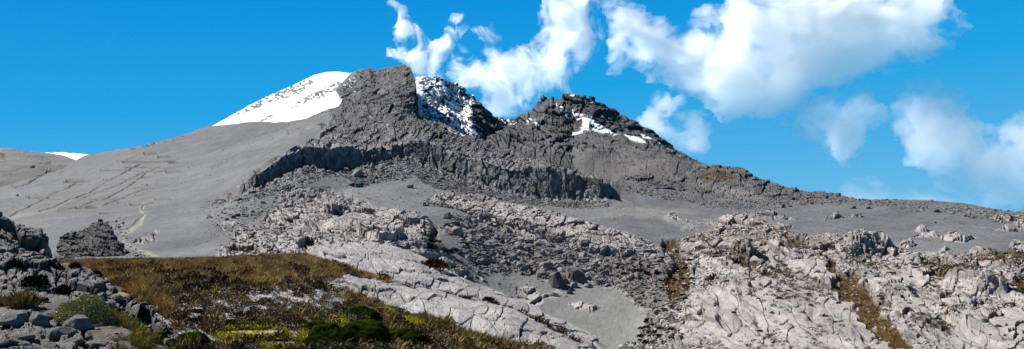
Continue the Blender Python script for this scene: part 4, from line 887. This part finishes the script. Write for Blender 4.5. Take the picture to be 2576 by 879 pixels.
onp = (P.T > 1)*(1-P.sl)*((P.U > 120) | (P.V > 1)); offk = (P.U > 330)*1.0 if False else np.where((P.U < 430) & (P.V > 740+(P.U-330)*.7), 0.12, 1)*np.where((P.U < 330) & (P.V > 690+ (P.U-200)*.4), 0, 1)
gzone = mask(P, [(100,640),(745,640),(1000,700),(990,720),(930,716),(880,700),(760,690),(700,720),(560,715),(430,740),(430,800),(330,800),(290,740),(200,690)], 8, 12)
gcrest = sst(700, 655, P.V)*(P.U < 830)
cush = np.zeros(P.shape)
for u, v, wd, hg in CUSH: cush = np.maximum(cush, ((P.U-u)/(wd*.5))**2+((P.V-(v-hg*.5))/(hg*.5))**2 < .9)
onp = onp*(1-cush)
den = (1-.6*sst(770, 800, P.V)*(P.U < 1050))*onp*offk*(gzone*.9+gcrest+.04)*(1-.97*P.bare)*(1-P.yel*.9)
carpet('grass', P, den*(.35+.65*sst(-.2, .2, P.w1)), 9500, TB, .19, (.30,.20,.065), (1.0,.70,.27), 1)
carpet('grass', P, den*sst(0, .4, P.w2), 2600, TB, .15, (.30,.25,.06), (.80,.65,.16), 2)
carpet('grass', P, onp*offk*gcrest*(1-P.sl), 2600, TB, .2, (.30,.18,.065), (1.0,.62,.26), 21)
hz = (1-.5*sst(780, 810, P.V)*(P.U < 1050))*onp*offk*np.clip(1-.96*P.bare, 0, 1)*(1-.9*P.yel)*(.4+.6*sst(-.3, .2, P.w2+.2*(P.V > 690)))*(1-.55*gcrest)
carpet('heath', P, hz, 3900, HB, .12, (.07,.05,.028), (.42,.28,.14), 3)
carpet('heath', P, hz*sst(.0, .3, P.w2)*(P.V < 740), 700, HB, .22, (.05,.036,.022), (.22,.14,.08), 13)
carpet('heath', P, hz*(P.V > 760), 900, HB, .06, (.13,.10,.07), (.40,.29,.20), 4)
carpet('heath', P, P.gro*(P.sl > .3)*1.0+.0, 420, HB, .2, (.03,.025,.015), (.14,.09,.05), 5)
carpet('grass', P, P.gro*(P.sl > .3)*1.0+np.exp(-(line_d(P.U, P.V, [(1060,805),(1130,835),(1200,862),(1300,890)])/6)**2), 500, TB, .2, (.18,.14,.04), (.5,.35,.1), 6)
carpet('grass', K, (1-K.rock)*(K.V > 790)*(K.U > 60)*(K.w1 > .05)*1.0+.0, 500, TB, .09, (.24,.2,.05), (.6,.48,.12), 7)
carpet('grass', M, gully*(TT > 5), 5200, TB, .13, (.24,.17,.055), (.58,.39,.14), 8)
carpet('heath', M, (veg_n*(TT > 5)+.8*jveg*(V > 600)), 2000, HB, .19, (.05,.042,.022), (.22,.17,.065), 9)
carpet('moss', P, P.yel*(1-cush)*(P.T > 2), 4200, HB, .06, (.45,.40,.03), (.95,.85,.06), 10)
carpet('moss', P, grn*(1-cush)*(P.T > 3)*(P.yel < .3), 1500, HB, .06, (.03,.05,.008), (.11,.14,.02), 11)
print('plants', time.time()-T0)
# ================================================================== 5. clouds: closed lens shaped bodies of air far behind the mountain, filled with uneven white vapour
def cloud_mat(name, dens, scale, thr, wid, seed, stretch=(1, 1, 1), shear=0.0, warp=.6):
    m = bpy.data.materials.new(name); m.use_nodes = True; nt = m.node_tree; L = nt.links
    nt.nodes.remove(nt.nodes['Principled BSDF']); out = nt.nodes['Material Output']
    tc = nd(nt, 'ShaderNodeTexCoord'); mp = nd(nt, 'ShaderNodeMapping')
    mp.inputs['Scale'].default_value = tuple(s/scale for s in stretch); mp.inputs['Rotation'].default_value = (0, shear, 0); mp.inputs['Location'].default_value = (seed*3.1, 0, seed*1.7)
    L.new(tc.outputs['Object'], mp.inputs[0])
    nz = nd(nt, 'ShaderNodeTexNoise', Scale=1.0, Detail=7.0, Roughness=.66, Distortion=warp); L.new(mp.outputs[0], nz.inputs['Vector'])
    mr = nd(nt, 'ShaderNodeMapRange'); mr.inputs[1].default_value = thr-wid; mr.inputs[2].default_value = thr+wid; mr.inputs[3].default_value = 0; mr.inputs[4].default_value = dens; mr.interpolation_type = 'SMOOTHSTEP'
    L.new(nz.outputs[0], mr.inputs[0])
    vs = nd(nt, 'ShaderNodeVolumeScatter'); vs.inputs['Color'].default_value = (1, 1, 1, 1); vs.inputs['Anisotropy'].default_value = 0.6
    L.new(mr.outputs[0], vs.inputs['Density']); L.new(vs.outputs[0], out.inputs['Volume'])
    return m
CY = 2600.0
def cloud(outline, thick, mat, label, dist=CY, seed=0, edge=100., rag=40):
    P_ = np.array(outline, float); lo = P_.min(0)-20; hi = P_.max(0)+20; st = 5.0
    us = np.arange(lo[0], hi[0]+st, st); vs_ = np.arange(lo[1], hi[1]+st, st); U_, V_ = np.meshgrid(us, vs_)
    q = np.stack([U_/55, V_/40, U_*0+seed], -1).reshape(-1, 3); a = fbm(q, 5, 700+seed, .6).reshape(U_.shape); b = fbm(q+40, 5, 710+seed, .6).reshape(U_.shape)
    sd = poly_sd(U_+rag*a, V_+rag*b, outline)+14*a+12
    t = thick*np.clip(sd/edge, 0, 1)**1.4*(.75+.7*fbm(q*.8+9, 3, 720+seed).reshape(U_.shape))
    t = np.clip(t, 0, None); t = np.where(sd > 0, np.maximum(t, .4), 0)
    idx = np.arange(U_.size).reshape(U_.shape)
    keep = (sd > 0)[:-1, :-1] & (sd > 0)[1:, :-1] & (sd > 0)[:-1, 1:] & (sd > 0)[1:, 1:]
    q0, q1, q2, q3 = idx[:-1, :-1][keep], idx[1:, :-1][keep], idx[1:, 1:][keep], idx[:-1, 1:][keep]
    X = (U_-HU)/F*dist; Z = (HV-V_)/F*dist
    fr = np.stack([X, dist-t, Z], -1).reshape(-1, 3); bk = np.stack([X, dist+t, Z], -1).reshape(-1, 3); n = U_.size
    f = [np.stack([q0, q1, q2, q3], 1), np.stack([q3, q2, q1, q0], 1)+n]
    K_ = np.pad(keep, 1)                                     # rim faces close the body
    for (di, dj, ea, eb) in ((-1, 0, (0, 0), (0, 1)), (1, 0, (1, 1), (1, 0)), (0, -1, (1, 0), (0, 0)), (0, 1, (0, 1), (1, 1))):
        i, j = np.nonzero(keep & ~K_[1+di:K_.shape[0]-1+di, 1+dj:K_.shape[1]-1+dj])
        A, B = idx[i+ea[0], j+ea[1]], idx[i+eb[0], j+eb[1]]
        f.append(np.stack([A, B, B+n, A+n], 1))
    f = np.concatenate(f); vv = np.concatenate([fr, bk]); use, inv = np.unique(f, return_inverse=True)
    vv = vv[use]; c = vv.mean(0)
    o = mesh_np('cloud', vv-c, inv.reshape(-1, 4), mat, None, np.ones(len(f), bool)); o.location = tuple(c); o['label'] = label; o['category'] = 'cloud'
    return o
cloud([(1500,-60),(1510,-10),(1522,60),(1535,120),(1548,160),(1600,178),(1660,196),(1720,228),(1765,268),(1800,296),(1850,306),(1900,303),(1950,290),(2010,262),(2080,226),(2150,206),(2230,190),(2310,160),(2370,130),(2420,95),(2446,70),(2410,30),(2400,-60),(1830,-60),(1800,10),(1760,35),(1700,55),(1640,35),(1590,25),(1560,-10),(1545,-60)],
      120, cloud_mat('vapour', .045, 140, .47, .09, 1), 'largest thick white cloud filling the upper right of the sky', seed=1)
cloud([(1385,-50),(1500,-50),(1505,30),(1512,90),(1490,150),(1450,180),(1430,210),(1450,235),(1400,235),(1360,255),(1330,272),(1290,285),(1250,288),(1200,235),(1160,222),(1138,180),(1140,130),(1165,125),(1200,150),(1222,150),(1215,65),(1235,60),(1255,125),(1290,110),(1330,125),(1375,60)],
      75, cloud_mat('vapour_thin', .07, 80, .525, .10, 2, (1, 1, .75), .35, 1.3), 'ragged white cloud rising behind the saddle between the two peaks', seed=2, edge=60, rag=34, dist=2500)
cloud([(992,8),(1012,18),(1040,60),(1062,95),(1090,110),(1115,95),(1135,60),(1168,48),(1175,66),(1150,100),(1125,135),(1118,180),(1120,215),(1070,215),(1035,190),(1025,168),(972,140),(975,122),(1018,122),(1005,80)],
      45, cloud_mat('vapour_wisp', .10, 50, .53, .09, 3, (1, 1, .7), -.4, 1.6), 'thin wispy forked cloud just above the main summit', seed=3, edge=40, rag=24, dist=2300)
cloud([(1600,285),(1640,270),(1690,230),(1720,250),(1700,290),(1760,300),(1800,330),(1790,370),(1745,400),(1700,395),(1680,370),(1640,340),(1600,310)],
      60, cloud_mat('vapour_faint', .022, 90, .49, .10, 4), 'faint small cloud beside the right shoulder of the second peak', seed=4, edge=40, dist=2500)
cloud([(1960,310),(2000,290),(2060,240),(2120,215),(2180,225),(2230,260),(2236,300),(2190,330),(2170,370),(2120,410),(2080,400),(2060,350),(2000,345)],
      80, cloud_mat('vapour_faint_low', .018, 120, .48, .12, 5), 'thin trailing cloud hanging under the largest cloud', seed=5, edge=50)
cloud([(2235,260),(2290,215),(2330,200),(2395,215),(2430,260),(2450,310),(2520,340),(2560,290),(2640,270),(2760,300),(2760,560),(2500,520),(2400,480),(2330,450),(2270,420),(2290,380),(2260,330)],
      90, cloud_mat('vapour_right', .024, 150, .46, .12, 6), 'broad soft white cloud low at the right edge of the sky', seed=6, edge=80)
cloud([(2090,470),(2130,455),(2200,460),(2260,480),(2400,500),(2500,520),(2500,560),(2100,560)], 60, cloud_mat('vapour_low', .008, 160, .46, .18, 7), 'faint low cloud bank on the horizon at the right', seed=7, edge=40, dist=2900)
print('clouds', time.time()-T0)

# ================================================================== camera, sun, sky
cam = bpy.data.cameras.new('camera'); co = bpy.data.objects.new('camera', cam); COL.objects.link(co)
co.rotation_euler = (math.radians(90), 0, 0); cam.lens = 36*F/2576; cam.sensor_width = 36; cam.sensor_fit = 'HORIZONTAL'
cam.shift_y = (HV-439.5)/2576; cam.clip_end = 30000; cam.clip_start = .1
scene.camera = co
EL, AZ = math.radians(45), math.atan2(-.90, .42)      # sun bearing, clockwise from straight ahead (+y)
to_sun = np.array([math.cos(EL)*math.sin(AZ), math.cos(EL)*math.cos(AZ), math.sin(EL)])
sl = bpy.data.lights.new('sun', 'SUN'); so = bpy.data.objects.new('sun', sl); COL.objects.link(so)
sl.energy = 5.0; sl.angle = math.radians(.5); sl.color = (1, .96, .90)
from mathutils import Vector
so.rotation_euler = Vector(to_sun).to_track_quat('Z', 'Y').to_euler()
w = bpy.data.worlds.new('World'); scene.world = w; w.use_nodes = True; nt = w.node_tree; L = nt.links
bg = nt.nodes['Background']; bg.inputs[1].default_value = .0555
sky = nt.nodes.new('ShaderNodeTexSky'); sky.sky_type = 'NISHITA'; sky.sun_disc = False
sky.sun_elevation = EL; sky.sun_rotation = AZ; sky.altitude = 3500; sky.air_density = 1.0; sky.dust_density = .3; sky.ozone_density = 1.5
tc = nt.nodes.new('ShaderNodeTexCoord'); sx = nt.nodes.new('ShaderNodeSeparateXYZ'); L.new(tc.outputs['Generated'], sx.inputs[0])
rp = nt.nodes.new('ShaderNodeValToRGB'); ma = nt.nodes.new('ShaderNodeMath'); ma.operation = 'MULTIPLY_ADD'; ma.inputs[1].default_value = -.07; L.new(sx.outputs[0], ma.inputs[0]); L.new(sx.outputs[2], ma.inputs[2]); L.new(ma.outputs[0], rp.inputs[0])
cr = rp.color_ramp; cr.elements[0].position = 0.0; cr.elements[0].color = (.14, .49, .81, 1); cr.elements[1].position = .42; cr.elements[1].color = (.008, .03, .08, 1)
for ps, c in ((.06, (.07, .43, .79, 1)), (.14, (.012, .37, .79, 1)), (.25, (.002, .285, .73, 1)), (.29, (.008, .13, .34, 1))):
    e = cr.elements.new(ps); e.color = c
vs = nt.nodes.new('ShaderNodeVectorMath'); vs.operation = 'SCALE'; vs.inputs['Scale'].default_value = 10; L.new(rp.outputs[0], vs.inputs[0])
mx = nt.nodes.new('ShaderNodeMix'); mx.data_type = 'RGBA'; mx.inputs[0].default_value = .98; L.new(sky.outputs[0], mx.inputs[6]); L.new(vs.outputs[0], mx.inputs[7])
L.new(mx.outputs[2], bg.inputs[0])
scene.view_settings.view_transform = 'Standard'; scene.view_settings.look = 'None'; scene.view_settings.exposure = .85; scene.view_settings.gamma = 1
scene.cycles.max_bounces = 4; scene.cycles.diffuse_bounces = 2
print('script', time.time()-T0)
scene.cycles.volume_bounces = 14; scene.cycles.max_bounces = 16; scene.cycles.volume_step_rate = 1.0; scene.cycles.volume_max_steps = 64
scene.cycles.use_denoising = True; scene.cycles.denoiser = 'OPENIMAGEDENOISE'; scene.cycles.denoising_prefilter = 'ACCURATE'
